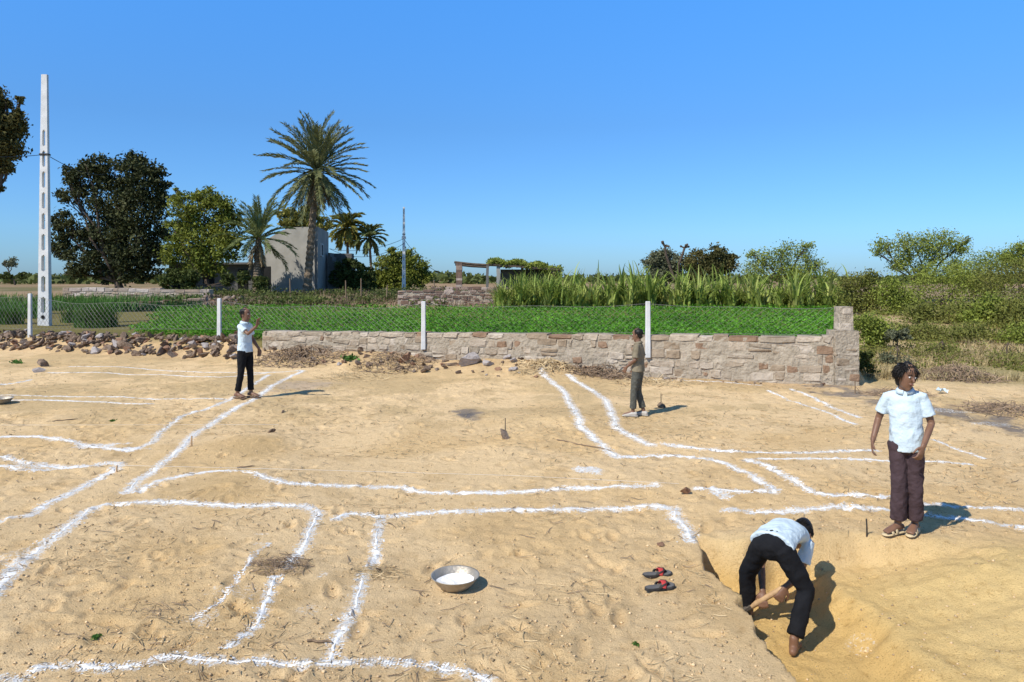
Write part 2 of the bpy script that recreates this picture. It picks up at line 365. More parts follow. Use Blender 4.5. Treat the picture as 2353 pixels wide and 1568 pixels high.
for li, (pp, w, lab) in enumerate(LINES):
    P = [Vector(G(a, b)[:2]) for a, b in pp]
    Q = catmull(P, .02); n = len(Q)
    Q = np.array([tuple(q) for q in Q])
    T = np.gradient(Q, axis=0); T /= np.linalg.norm(T, axis=1)[:, None]+1e-9
    N = np.stack([-T[:, 1], T[:, 0]], 1)
    sarr = np.arange(n)*.02
    Q = Q+N*((vn(sarr*3, sarr*0+li, 70)-.5)*.05+(vn(sarr*9, sarr*0+li, 73)-.5)*.02)[:, None]
    line_pts.append((Q, w))
    wid = w*(.22+.95*vn(sarr*2.2, sarr*0+li*3, 71)**1.3)
    lft = wid*.5*(.15+1.4*rng.random(n)); rgt = wid*.5*(.15+1.4*rng.random(n))
    offs = [-lft, -lft*.5, rgt*.5, rgt]; hs = [-.004, .003, .003, -.004]
    V = []
    for o_, h_ in zip(offs, hs):
        xy = Q+N*o_[:, None]; z = gz(xy[:, 0], xy[:, 1])+h_+.003*rng.random(n)
        V.append(np.column_stack([xy, z]))
    V = np.stack(V, 1).reshape(-1, 3)
    keep = (vn(sarr*5, sarr*0+li*7, 72) > (.5 if w < .03 else .2)) & (rng.random(n) > .04)
    F_ = []
    for i in range(n-1):
        if keep[i]:
            for k in range(3): F_.append((i*4+k, i*4+k+1, (i+1)*4+k+1, (i+1)*4+k))
    m = int(n*9); ii = rng.integers(0, n, m); off = rng.normal(0, w*.55, m)
    c = Q[ii]+N[ii]*off[:, None]; a = rng.random(m)*6.28; r_ = .0025+.009*rng.random(m)**2.2
    b0 = len(V); VV = []
    for k in range(4):
        q = c+np.column_stack([np.cos(a+k*1.57), np.sin(a+k*1.57)])*(r_*(.5+.8*rng.random(m)))[:, None]
        VV.append(np.column_stack([q, gz(q[:, 0], q[:, 1])+.004]))
    VV = np.stack(VV, 1).reshape(-1, 3)
    F_ += [(b0+4*k, b0+4*k+1, b0+4*k+2, b0+4*k+3) for k in range(m)]
    V = np.concatenate([V, VV])
    org = (float(Q[0, 0]), float(Q[0, 1]), gzf(Q[0, 0], Q[0, 1]))
    o = npmesh('chalk_line', V, F_, M['lime'], origin=org)
    tag(o, lab, 'chalk line', 'lime lines marking out foundations')

# ---------------------------------------------------------------- ground colours
def C3(c): return np.array(c)[None, None, :]
n1 = fbm(GX*.7, GY*.7, 41, 3); n2 = fbm(GX*2.7, GY*2.7, 42, 3)
def mixc(a, b, t): return a*(1-t[..., None])+b*t[..., None]
col = np.ones(GX.shape+(3,))*C3((.86, .615, .335))
col = mixc(col, C3((.78, .53, .255)), ss(.4, .7, n1)*.8)
col = mixc(col, C3((.62, .42, .205)), ss(.55, .78, n2)*.45)
strawz = ss(10.5, 13, GY)*ss(.42, .6, n1*.6+n2*.4)
col = mixc(col, C3((.62, .45, .235)), strawz*.7)
ddx = GX-EDGE_X
fresh = ss(.0, .1, ddx)*(1-ss(6.2, 7.2, GY+.6*n1))*(1-ss(3.6, 5.2, ddx+n1))*ss(0, .1, GY)
col = mixc(col, C3((.84, .59, .245)), fresh*.85)
sl = ss(-.15, -.3, GZ)
col = mixc(col, C3((.78, .51, .19)), sl*.8)
sL = GY-yline(np.minimum(GX, 30)); tx = GX-(7.25+(GY-16)*.43)
terr = ss(-.4, .3, sL)*(1-ss(-.1, .4, tx))
col = mixc(col, C3((.20, .17, .06)), terr)
rs = ss(15, 17.5, GY)*ss(0, .5, tx)
col = mixc(col, C3((.50, .38, .20)), rs*.8)
col = mixc(col, C3((.26, .23, .09)), rs*ss(.42, .6, fbm(GX*.45, GY*.45, 36, 2))*.6)
far = ss(38.5, 42, GY)
col = mixc(col, C3((.34, .24, .14)), far)
col = mixc(col, C3((.12, .13, .045)), far*ss(.38, .55, fbm(GX*.06, GY*.06, 77, 3))*.85)
col = mixc(col, C3((.36, .23, .13)), ss(70, 100, GY)*.5)
bankm = ss(-1.9, -.3, sL)*(1-terr)*(1-ss(-.1, .4, tx))
col = mixc(col, C3((.44, .30, .17)), bankm*(.3+.5*n2))
def blob(px, py, rx, ry, s=0):
    p = G(px, py); d = np.sqrt(((GX-p.x)/rx)**2+((GY-p.y)/ry)**2)+(n2-.5)*1.1+(fbm(GX*6, GY*6, 90+s, 2)-.5)*.8
    return 1-ss(.5, 1.15, d)
for b in ((1080, 948, .32, .55), (1075, 955, .2, .3)): col = mixc(col, C3((.16, .15, .15)), blob(*b)*.75)
ash = np.zeros(GX.shape)
for b in ((1930, 898, .9, 1.0), (2090, 925, .9, .9), (2210, 958, .9, .7), (2300, 985, .8, .6)): ash = np.maximum(ash, blob(*b))
ash = ash*ss(.30, .55, fbm(GX*2.4, GY*1.6, 66, 3))
col = mixc(col, C3((.20, .175, .16)), ash*.85)
col = mixc(col, C3((.46, .38, .33)), np.maximum(blob(690, 885, .8, 1.0), 0)*.45)
col = mixc(col, C3((.28, .19, .10)), blob(640, 1305, .26, .2)*.5)
col = mixc(col, C3((.55, .37, .17)), np.maximum(blob(500, 1120, .6, .6), blob(580, 1020, .5, .5))*.5)
lime = np.zeros(GX.shape)
act = (GY < 30) & (GY > 3)
ax = GX[act]; ay = GY[act]; best = np.full(ax.shape, 9.0)
for Q, w in line_pts:
    q = Q[::6]
    lo = q.min(0)-.35; hi = q.max(0)+.35
    sel = np.where((ax > lo[0]) & (ax < hi[0]) & (ay > lo[1]) & (ay < hi[1]))[0]
    d = np.full(len(sel), 81.0); sx_ = ax[sel]; sy_ = ay[sel]
    for p in q: d = np.minimum(d, (sx_-p[0])**2+(sy_-p[1])**2)
    best[sel] = np.minimum(best[sel], np.sqrt(d)/(w*1.6+.025) if w > .03 else np.sqrt(d)/(w*1.6+.025)+.35)
lime[act] = (1-ss(.1, 1.3, best))*.74
for b, k in (((470, 1418, .16, .14), .5), ((230, 1026, .5, .22), .7), ((300, 1030, .3, .2), .75), ((1350, 1080, .2, .15), .7), ((560, 1360, .3, .2), .42),
          ((700, 1400, .15, .2), .45), ((742, 1322, .06, .1), .5), ((30, 1275, .3, .3), .5), ((1660, 1135, .18, .15), .7), ((60, 1068, .4, .15), .65), ((1975, 1500, .12, .2), .4),
          ((2180, 945, .5, .3), .5), ((2280, 975, .5, .25), .5), ((605, 1227, .14, .05), .5), ((600, 1250, .16, .06), .5), ((575, 1280, .09, .12), .45), ((610, 890, .3, .3), .3)):
    lime = np.maximum(lime, blob(*b)*k)
nr, nc = GX.shape
V = np.stack([GX, GY, GZ], -1).reshape(-1, 3)
idx = np.arange(nr*nc).reshape(nr, nc)
Q = np.stack([idx[:-1, :-1], idx[:-1, 1:], idx[1:, 1:], idx[1:, :-1]], -1).reshape(-1, 4)

def ground_mat():
    m, nt, p, out = _base('dry_sand_ground'); L = nt.links.new; N = nt.nodes.new
    a = N('ShaderNodeAttribute'); a.attribute_name = 'gcol'
    b = N('ShaderNodeAttribute'); b.attribute_name = 'lime'
    tc = N('ShaderNodeTexCoord')
    def nz(s, d=6, r=.6):
        n = N('ShaderNodeTexNoise'); n.inputs['Scale'].default_value = s; n.inputs['Detail'].default_value = d; n.inputs['Roughness'].default_value = r
        L(tc.outputs['Object'], n.inputs['Vector']); return n
    f1 = nz(11, 8, .75); f2 = nz(90, 4, .7)
    r1 = ramp(nt, [(.70, .64, .56), (.95, .95, .95), (1, 1, 1)], [.3, .45, .68]); L(f1.outputs[0], r1.inputs[0])
    r2 = ramp(nt, [(.55, .48, .40), (.97, .97, .97), (1, 1, 1)], [.33, .42, .7]); L(f2.outputs[0], r2.inputs[0])
    def mul(x, y, fac=1):
        k = N('ShaderNodeMix'); k.data_type = 'RGBA'; k.blend_type = 'MULTIPLY'; k.inputs[0].default_value = fac
        L(x, k.inputs[6]); L(y, k.inputs[7]); return k.outputs[2]
    c = mul(mul(a.outputs['Color'], r1.outputs[0]), r2.outputs[0])
    vo = N('ShaderNodeTexVoronoi'); vo.inputs['Scale'].default_value = 30; L(tc.outputs['Object'], vo.inputs['Vector'])
    rv = ramp(nt, [(.38, .29, .2), (1, 1, 1)], [.06, .15]); L(vo.outputs['Distance'], rv.inputs[0])
    f4 = nz(1.6, 4); rg = ramp(nt, [(0, 0, 0), (1, 1, 1)], [.46, .62]); L(f4.outputs[0], rg.inputs[0])
    k = N('ShaderNodeMix'); k.data_type = 'RGBA'; k.blend_type = 'MULTIPLY'; L(rg.outputs[0], k.inputs[0]); L(c, k.inputs[6]); L(rv.outputs[0], k.inputs[7]); c = k.outputs[2]
    ad = N('ShaderNodeMath'); ad.operation = 'ADD'; L(b.outputs['Fac'], ad.inputs[0])
    f5 = nz(34, 7, .75); sb = N('ShaderNodeMath'); sb.operation = 'MULTIPLY_ADD'; L(f5.outputs[0], sb.inputs[0]); sb.inputs[1].default_value = 1.9; sb.inputs[2].default_value = -1.12
    L(sb.outputs[0], ad.inputs[1])
    mrp = N('ShaderNodeMapRange'); mrp.inputs[1].default_value = .30; mrp.inputs[2].default_value = .6; L(ad.outputs[0], mrp.inputs[0])
    mm = N('ShaderNodeMath'); mm.operation = 'MULTIPLY'; L(mrp.outputs[0], mm.inputs[0])
    gt = N('ShaderNodeMath'); gt.operation = 'GREATER_THAN'; gt.inputs[1].default_value = .03; L(b.outputs['Fac'], gt.inputs[0]); L(gt.outputs[0], mm.inputs[1])
    k = N('ShaderNodeMix'); k.data_type = 'RGBA'; L(mm.outputs[0], k.inputs[0]); L(c, k.inputs[6]); k.inputs[7].default_value = (.86, .84, .80, 1); c = k.outputs[2]
    L(c, p.inputs['Base Color']); p.inputs['Roughness'].default_value = .95; p.inputs['Specular IOR Level'].default_value = .1
    b1 = N('ShaderNodeBump'); b1.inputs['Strength'].default_value = 1; b1.inputs['Distance'].default_value = .032; L(f1.outputs[0], b1.inputs['Height'])
    b2 = N('ShaderNodeBump'); b2.inputs['Strength'].default_value = .8; b2.inputs['Distance'].default_value = .014; L(f2.outputs[0], b2.inputs['Height']); L(b1.outputs[0], b2.inputs['Normal'])
    L(b2.outputs[0], p.inputs['Normal'])
    return m
gnd = npmesh('ground', V, Q, ground_mat(), smooth=True)
tag(gnd, kind='structure')
ca = gnd.data.attributes.new('gcol', 'FLOAT_COLOR', 'POINT')
rgba = np.ones((nr*nc, 4), dtype=np.float32); rgba[:, :3] = col.reshape(-1, 3); ca.data.foreach_set('color', rgba.ravel())
la = gnd.data.attributes.new('lime', 'FLOAT', 'POINT'); la.data.foreach_set('value', lime.astype(np.float32).ravel())

# ---------------------------------------------------------------- foliage builders
def leafcloud(P, size, flat=0.0):
    n = len(P)
    a = rng.normal(size=(n, 3)); a[:, 2] *= (1-flat); a /= np.linalg.norm(a, axis=1)[:, None]
    b = rng.normal(size=(n, 3)); b -= a*(a*b).sum(1)[:, None]; b /= np.linalg.norm(b, axis=1)[:, None]
    s = (size*(.6+.8*rng.random(n)))[:, None]
    V = np.stack([P-a*s, P-b*s*.5, P+a*s, P+b*s*.5], 1).reshape(-1, 3)
    return V, np.arange(4*n).reshape(n, 4)
def blades(B, H, width, bend, segs=3):
    n = len(B); az = rng.random(n)*6.283; d = np.stack([np.cos(az), np.sin(az), 0*az], 1)
    sd = np.stack([-np.sin(az), np.cos(az), 0*az], 1); bd = bend*(.2+1.3*rng.random(n))
    V = np.zeros((n, segs+1, 2, 3))
    for k in range(segs+1):
        t = k/segs
        c = B+d*(bd*H*t**1.8)[:, None]; c[:, 2] += H*(t-.4*bd*t**3)
        w = width*(1-t**1.5*.9)*.9
        V[:, k, 0] = c-sd*w; V[:, k, 1] = c+sd*w
    base = (np.arange(n)*(segs+1)*2)[:, None]
    fs = [base+np.array([[2*k, 2*k+1, 2*k+3, 2*k+2]]) for k in range(segs)]
    return V.reshape(-1, 3), np.concatenate(fs, 0)
def crown_points(blobs, Y, nleaf, loose=.2, deep=.8):
    tot = sum(b[2]**2 for b in blobs); pts = []
    for (px, py, r) in blobs:
        c = np.array(atd(px, py, Y)); rw = r/F*Y; c[1] += random.uniform(-.5, .5)*rw*deep
        m = int(nleaf*r*r/tot); ns = max(6, m//55)
        u = rng.normal(size=(ns, 3)); u /= np.linalg.norm(u, axis=1)[:, None]
        sc = c+u*rw*(.35+.65*rng.random(ns)**.5)[:, None]*np.array([1, deep, .95])
        k = rng.integers(0, ns, m)
        pts.append(sc[k]+rng.normal(size=(m, 3))*rw*loose*np.array([1, 1, .7]))
    return np.concatenate(pts)
def limb(mb, a, b, r0, r1, wob=.12, n=5):
    a = Vector(a); b = Vector(b); L_ = (b-a).length
    pts = [a.lerp(b, k/(n-1))+Vector((random.uniform(-1, 1), random.uniform(-1, 1), random.uniform(-.4, .4)))*L_*wob*(0 if k in (0, n-1) else .5) for k in range(n)]
    mb.tube(pts, [r0+(r1-r0)*k/(n-1) for k in range(n)], 7); return pts
def tree(name, label, cat, bx, Y, blobs, nleaf, lsize, m, tr, group=None, fork=.4, loose=.2, deep=.8, flat=0, bark='bark', tw=3):
    base = atd(bx, 600, Y); base.z = gzf(base.x, Y)-.05
    root = thing(name, label, cat, base, 0, group)
    mb = MB(); cs = [atd(a, b, Y) for a, b, r in blobs]
    top = sum(cs, Vector())/len(cs); lo = min(c.z for c in cs)
    fk = Vector((base.x*.7+top.x*.3, Y, base.z+(max(lo, base.z+.5)-base.z)*fork+.3))
    limb(mb, base, fk, tr*1.25, tr*.85, .05)
    for (a, b, r), c in zip(blobs, cs):
        pts = limb(mb, fk, c, tr*.5, tr*.12, .14)
        for _ in range(tw):
            rr = r/F*Y*.9
            limb(mb, pts[3], c+Vector((random.uniform(-1, 1), random.uniform(-1, 1), random.uniform(-.3, 1)))*rr, tr*.16, tr*.04, .1, 4)
    mb.build('trunk', M[bark], root, smooth=True, origin=base)
    P = crown_points(blobs, Y, nleaf, loose, deep)
    P = P[P[:, 2] > base.z+.1]
    V, Q = leafcloud(P, lsize, flat)
    npmesh('crown', V, Q, M[m], root, origin=base)
    return root

tree('neem_tree', 'big dark neem tree right of the tall concrete pole', 'tree', 278, 60,
     [(180, 395, 30), (228, 388, 34), (300, 385, 38), (345, 412, 38), (370, 448, 30), (165, 445, 30), (250, 450, 55), (330, 485, 55), (152, 520, 34), (220, 535, 58), (300, 560, 56),
      (355, 555, 38), (148, 575, 28), (200, 600, 38), (290, 608, 38), (350, 608, 30), (158, 398, 16), (170, 628, 18), (240, 630, 22), (330, 632, 20)], 36000, .14, 'neem', .32, loose=.20)
tree('leafy_tree', 'bright yellow green leafy tree beside the dark neem tree', 'tree', 480, 57,
     [(470, 455, 26), (430, 480, 34), (505, 475, 30), (400, 530, 28), (450, 540, 46), (512, 525, 38), (398, 580, 28), (450, 597, 40), (520, 568, 36), (492, 612, 26), (540, 500, 16), (405, 440, 10)],
     20000, .12, 'green', .18, loose=.24)
tree('leafy_tree', 'yellowish tree rising behind the grey house roof', 'tree', 700, 80,
     [(670, 505, 24), (715, 498, 26), (695, 520, 30), (655, 492, 16), (740, 515, 20)], 7000, .17, 'yellowgreen', .2)
tree('round_tree', 'round dense green tree left of the far pole', 'tree', 925, 70,
     [(920, 600, 32), (890, 618, 30), (955, 614, 30), (875, 642, 24), (970, 640, 22), (925, 640, 36), (905, 582, 14)], 13000, .13, 'green', .2, loose=.2)
tree('dark_bush', 'dark bush between the house stair and the round tree', 'bush', 818, 65,
     [(815, 618, 22), (800, 645, 24), (836, 648, 24), (790, 610, 16), (852, 625, 12), (775, 640, 18)], 7000, .14, 'deep', .1)
tree('leafy_tree', 'brownish tree cut off by the left edge of the picture', 'tree', -90, 33,
     [(-50, 240, 50), (4, 235, 22), (24, 290, 30), (-24, 300, 50), (20, 340, 30), (2, 385, 20), (-45, 385, 40), (-6, 430, 13), (48, 230, 8), (42, 262, 12)], 19000, .09, 'edge', .3, loose=.28)
tree('small_tree', 'tiny pale bare tree on the far left horizon', 'tree', 22, 130, [(20, 603, 12), (30, 608, 8), (12, 606, 7)], 500, .2, 'greyleaf', .22, loose=.3)
tree('small_bush', 'low bush under the tiny far tree at the left', 'bush', 35, 110, [(20, 634, 9), (50, 634, 9), (5, 636, 8)], 1200, .2, 'deep', .1)
tree('dark_bush', 'shaded shrubs before the low grey building', 'bush', 470, 56, [(600, 650, 18), (560, 640, 16), (440, 640, 20), (400, 635, 20), (380, 650, 14), (520, 645, 16)], 7000, .12, 'deep', .06)
tree('grey_shrub_tree', 'greyish round bushy tree beyond the cane, leftmost on the right side', 'tree', 1530, 62,
     [(1528, 602, 28), (1500, 600, 20), (1556, 612, 26), (1515, 625, 26), (1540, 630, 24)], 9000, .11, 'greyleaf', .14, loose=.24)
tree('leafy_tree', 'dark brown green tree with lopped tops beyond the cane', 'tree', 1640, 60,
     [(1605, 600, 26), (1650, 588, 24), (1672, 608, 24), (1630, 620, 28), (1684, 598, 12), (1600, 625, 22)], 9000, .11, 'edge', .16, loose=.26)
tree('feathery_tree', 'feathery light green thorn tree beyond the middle of the cane', 'tree', 1790, 58,
     [(1750, 592, 20), (1800, 578, 22), (1845, 582, 20), (1876, 618, 22), (1735, 618, 22), (1795, 618, 30), (1855, 570, 12), (1725, 582, 10), (1830, 630, 26), (1900, 635, 16)], 8500, .08, 'acacia', .13, loose=.42, tw=6)
tree('acacia_tree', 'flat topped light green acacia standing right of the field', 'tree', 2110, 46,
     [(2030, 568, 18), (2075, 558, 20), (2120, 560, 22), (2165, 557, 22), (2200, 572, 18), (2080, 590, 20), (2150, 592, 22), (2060, 608, 18), (2120, 622, 20), (2222, 552, 8), (2010, 580, 8), (2190, 610, 18)], 10000, .065, 'acacia', .12, loose=.5, tw=7)
tree('acacia_tree', 'sparse acacia cut by the right edge of the picture', 'tree', 2345, 44,
     [(2320, 585, 16), (2345, 575, 18), (2365, 600, 30), (2325, 605, 18)], 4500, .065, 'acacia', .11, loose=.45, tw=6)
bsh = [('dense green bush just right of the cane, behind the corner pillar', 1980, 34, [(1975, 650, 26), (1955, 690, 28), (2010, 685, 30), (1990, 720, 26), (1945, 655, 16), (2000, 635, 16)], 'scrub'),
       ('low green bush right of the corner pillar', 2050, 33, [(2040, 675, 28), (2080, 690, 30), (2050, 720, 28), (2015, 735, 20), (2085, 735, 24), (2055, 650, 16)], 'acacia'),
       ('broad green thicket beneath the flat topped acacia', 2160, 38, [(2120, 650, 30), (2170, 635, 32), (2200, 665, 36), (2140, 695, 34), (2230, 632, 28), (2180, 710, 30)], 'acacia'),
       ('tall feathery thicket behind the broad green one', 2240, 44, [(2200, 620, 24), (2250, 610, 26), (2290, 602, 26), (2230, 645, 30), (2280, 645, 32)], 'acacia'),
       ('dark green thicket at the far right under the sparse acacia', 2300, 37, [(2260, 645, 32), (2310, 632, 34), (2350, 630, 40), (2290, 690, 38), (2350, 695, 42), (2390, 630, 40)], 'scrub'),
       ('lower bush in front of the thickets on the dry slope', 2160, 29, [(2120, 730, 30), (2175, 745, 32), (2215, 725, 32)], 'scrub'),
       ('bush before the dark thicket on the dry slope', 2270, 28, [(2240, 745, 30), (2290, 735, 34), (2270, 710, 28)], 'acacia'),
       ('bush at the right edge in front of the dark thicket', 2340, 27, [(2330, 735, 34), (2360, 720, 42), (2380, 765, 30)], 'scrub'),
       ('green bush standing close behind the corner pillar on its right', 1995, 22, [(1985, 745, 26), (2015, 760, 26), (2000, 780, 22)], 'acacia'),
       ('uneven thorn scrub in the middle of the rough bank', 2110, 24, [(2085, 775, 24), (2125, 768, 26), (2155, 780, 20)], 'scrub'),
       ('thorn scrub on the bank toward the right edge', 2230, 23.5, [(2205, 778, 26), (2245, 770, 26), (2280, 785, 22)], 'scrub'),
       ('thorn scrub touching the right picture edge on the bank', 2345, 23, [(2320, 785, 26), (2355, 775, 32), (2385, 795, 24)], 'acacia')]
for lab, bx, Y, bl, m in bsh:
    tree('green_bush', lab, 'bush', bx, Y, bl, 7000 if Y > 25 else 4500, .055 if Y > 25 else .040, m, .05 if Y > 25 else .025, loose=.42, fork=.2, tw=6)
tree('pale_bush', 'pale grey green tuft on the dry slope', 'bush', 2062, 21.5, [(2050, 772, 16), (2075, 770, 14)], 1800, .04, 'greyleaf', .02)
tree('green_bush', 'small leafy bush hugging the right side of the corner pillar', 'bush', 1985, 17, [(1990, 845, 20), (1985, 865, 16), (1985, 815, 16), (2010, 860, 14)], 3200, .028, 'deep', .015)
tree('low_thorn_bush', 'low thorn bush on the bank, above the brown branch heap', 'bush', 2170, 20.5, [(2150, 818, 18), (2185, 812, 20), (2120, 824, 14)], 2500, .032, 'scrub', .02, loose=.5, tw=8)
tree('low_thorn_bush', 'low thorn bush on the bank at the right edge above the grey brush', 'bush', 2310, 20, [(2290, 835, 22), (2330, 830, 26), (2365, 845, 24)], 3000, .032, 'scrub', .02, loose=.5, tw=8)
tree('low_thorn_bush', 'low thorn bush on the bank just beyond the ash by the pillar', 'bush', 2060, 19, [(2040, 830, 16), (2070, 838, 18), (2095, 845, 12)], 2200, .03, 'greyleaf', .02, loose=.5, tw=8)
st = thing('lopped_stems', 'bare knobbly lopped stems standing above the grey bushy tree', 'tree', atd(1550, 640, 61))
o0 = st.location.copy(); mb = MB()
for px, top in ((1528, 568), (1573, 570)):
    a = atd(1550, 645, 61); b = atd(px, top, 61); pts = limb(mb, a, b, .13, .09, .08)
    for _ in range(5):
        e = b+Vector((random.uniform(-.35, .35), random.uniform(-.3, .3), random.uniform(.0, .45))); limb(mb, b, e, .07, .06, .1, 3); mb.ball(e, .10, n=6)
mb.build('trunk', M['bark'], st, origin=o0)

# palms
def palm(name, label, bx, cpx, cpy, Y, Lpx, nf, tr, m, lean=0, elev=(78, -45), skirt=0, leaf=.42, lw=.03, droopk=1.0):
    base = atd(bx, 640, Y); base.z = gzf(base.x, Y)-.05; top = atd(cpx, cpy, Y)
    root = thing(name, label, 'palm tree', base)
    mb = MB(); n = 46; pts = []; rad = []
    for k in range(n+1):
        t = k/n; p = base.lerp(top, t); p.x += math.sin(t*3.14)*lean
        pts.append(p); rad.append(tr*(1.25-.35*t if t > .1 else 1.25+.5*(1-t/.1)*.4)*(1.12 if k % 2 else .9))
    mb.tube(pts, rad, 12); mb.build('trunk', M['palmbark'], root, smooth=False, origin=base)
    L_ = Lpx/F*Y; VV = []; FF = []; cnt = 0; VD = []; FD = []; cd = 0
    for i in range(nf+skirt):
        dead = i >= nf
        az = i*2.39996+random.uniform(-.2, .2); t = (i % nf)/nf
        el = R(elev[0]+(elev[1]-elev[0])*(t**1.1 if not dead else 1))+random.uniform(-.12, .12)
        if dead: el = R(random.uniform(-80, -45))
        ll = L_*random.uniform(.82, 1.08)*(.6 if dead else 1); segs = 14; p = top+Vector((random.uniform(-.15, .15), random.uniform(-.15, .15), random.uniform(-.5, .1)))*tr*3; e = el; rp = [p.copy()]; rd = []
        droop = random.uniform(.6, 1.05)*droopk
        for k in range(segs):
            d = Vector((math.cos(e)*math.cos(az), math.cos(e)*math.sin(az), math.sin(e))); rd.append(d)
            p = p+d*ll/segs; rp.append(p.copy()); e -= droop*(.35+1.2*k/segs)/segs*(1 if e > -1.3 else 0)*1.1
        rd.append(rd[-1])
        quads = []
        for k in range(segs):
            a, b = rp[k], rp[k+1]; d = rd[k]; sd = d.cross(Vector((0, 0, 1)))
            if sd.length < .01: sd = Vector((1, 0, 0))
            sd.normalize(); w = .05*(1-k/segs)+.012
            quads.append((a-sd*w, a+sd*w, b+sd*w, b-sd*w))
            if k < 1: continue
            up = sd.cross(d).normalized()
            for s_ in range(5):
                q = a.lerp(b, s_/5)
                u = (k+s_/5)/segs; le = leaf*L_/4.0*(math.sin(min(1, u*1.1)*math.pi*.8)*.75+.35)*random.uniform(.8, 1.15)
                for sg in (-1, 1):
                    ld = (d*.95+sd*sg*.70+up*random.uniform(-.1, .4)+Vector((0, 0, -.12))).normalized()
                    wv = ld.cross(up).normalized()*lw*L_/4
                    if random.random() < .5: wv = up*lw*L_/4*.9
                    quads.append((q, q+ld*le*.45+wv, q+ld*le, q+ld*le*.45-wv))
        for qd in quads:
            if dead: VD += [tuple(v) for v in qd]; FD.append((cd, cd+1, cd+2, cd+3)); cd += 4
            else: VV += [tuple(v) for v in qd]; FF.append((cnt, cnt+1, cnt+2, cnt+3)); cnt += 4
    npmesh('crown', VV, FF, M[m], root, origin=base)
    if VD: npmesh('dead_fronds', VD, FD, M['drypalm'], root, origin=base)
    return root
palm('date_palm', 'tall date palm rising in front of the grey house', 705, 728, 388, 58, 134, 84, .26, 'palm', elev=(88, -52), skirt=14, leaf=.52, lw=.032, droopk=.72)
palm('date_palm', 'short young date palm left of the grey house', 588, 594, 545, 56, 100, 38, .22, 'palmgreen', elev=(88, -20), skirt=5, leaf=.62, lw=.036)
palm('coconut_palm', 'small far palm just right of the house', 800, 798, 522, 92, 50, 34, .16, 'yellowgreen', elev=(80, -55), leaf=1.1, lw=.12, droopk=1.5)
palm('coconut_palm', 'smallest far palm leaning next to the round tree', 856, 848, 545, 92, 44, 30, .15, 'palmgreen', elev=(78, -50), leaf=1.0, lw=.11, droopk=1.5)

# ---------------------------------------------------------------- crops, grass
def pick(n, f, x0, x1, y0, y1):
    out = []; c = 0
    while c < n:
        y = 1/(1/y1+(1/y0-1/y1)*rng.random(n*2)); u = (x0+(x1-x0)*rng.random(n*2)); x = u*y
        k = f(x, y); x = x[k]; y = y[k]; out.append(np.stack([x, y], 1)); c += len(x)
    return np.concatenate(out)[:n]
px2u = lambda p: (p-W0/2)/F
def infield(x, y):
    s = y-yline(x); t = x-(7.25+(y-16)*.43); return (s > .25) & (t < -.15) & (y < 38.5+vn(x*.4, y*0, 5)*1.5)
P = pick(100000, lambda x, y: infield(x, y) & (x > -11.6-(y-22)*.45+vn(y*.8, y*0, 9)), px2u(280), px2u(1935), 16.5, 40)
z = gz(P[:, 0], P[:, 1])+rng.random(len(P))**.6*(.20+.16*fbm(P[:, 0]*.5, P[:, 1]*.5, 61, 2))
V, Q = leafcloud(np.column_stack([P, z]), .045, .45)
tag(npmesh('green_crop', V, Q, M['crop']), 'low bright green fodder crop filling the field behind the wall', 'crop', kind='stuff')
P = pick(8000, lambda x, y: (y-yline(x) > 5) & (y < 49), px2u(-60), px2u(465), 28, 50)
P = P[(P[:, 1] > 37) | (P[:, 0] < P[:, 1]*px2u(110))]
V, Q = blades(np.column_stack([P, gz(P[:, 0], P[:, 1])-.03]), .35+.35*rng.random(len(P)), .03, .5)
tag(npmesh('dark_crop', V, Q, M['darkcrop']), 'dark green leafy crop beyond the rubble on the left', 'crop', kind='stuff')
def tuft(px, Y, wpx, h, n, m, lab, name='grass_tuft', width=.018):
    c = atd(px, 640, Y); w = wpx/F*Y
    xy = np.stack([c.x+rng.normal(0, w*.45, n), Y+rng.normal(0, w*.3, n)], 1)
    c.z = gzf(c.x, Y)
    V, Q = blades(np.column_stack([xy, gz(xy[:, 0], xy[:, 1])-.03]), h*(.5+.6*rng.random(n)), width, .6, 4)
    tag(npmesh(name, V, Q, M[m], origin=tuple(c)), lab, 'grass')
tuft(225, 27, 42, 1.15, 900, 'darkcrop', 'tall green grass clump behind the rubble near the fence')
tuft(165, 29, 18, .8, 300, 'darkcrop', 'grass tuft just right of the tall pole')
tuft(20, 28, 30, .9, 450, 'darkcrop', 'grass clump at the left picture edge behind the first fence post')
tuft(715, 42, 26, .8, 300, 'cane', 'small green tuft at the foot of the tall palm')
def canes(px0, px1, y0, y1, ns, hfun, name, lab, per=14, w=.045):
    C_ = pick(ns, lambda x, y: x > -1e9, px2u(px0), px2u(px1), y0, y1)
    P = np.repeat(C_, per, axis=0); hh = np.repeat(hfun(C_), per)*(.55+.55*rng.random(len(P)))
    P = P+rng.normal(0, .10, P.shape)
    lift = rng.random(len(P))**2*hh*.5
    V, Q = blades(np.column_stack([P, gz(P[:, 0], P[:, 1])-.05+lift]), hh-lift*.7, w, .72, 5)
    tag(npmesh(name, V, Q, M['cane']), lab, 'crop', kind='stuff')
canes(1290, 1945, 38.5, 43.5, 230, lambda C_: (.85+1.5*rng.random(len(C_))**2.2+.6*vn(C_[:, 0]*.6, C_[:, 1]*.6, 4)), 'fodder_cane', 'tall pale green cane along the far edge of the field', w=.07)
canes(1140, 1310, 38, 42.5, 110, lambda C_: (2.15-.8*(np.abs(C_[:, 0]/C_[:, 1]-px2u(1225))*F/85)**2)*(.8+.3*rng.random(len(C_))), 'cane_clump', 'taller cane clump at the left end of the row, before the shed', w=.05)
outf = lambda x, y: (x > 7.6+(y-16)*.43)
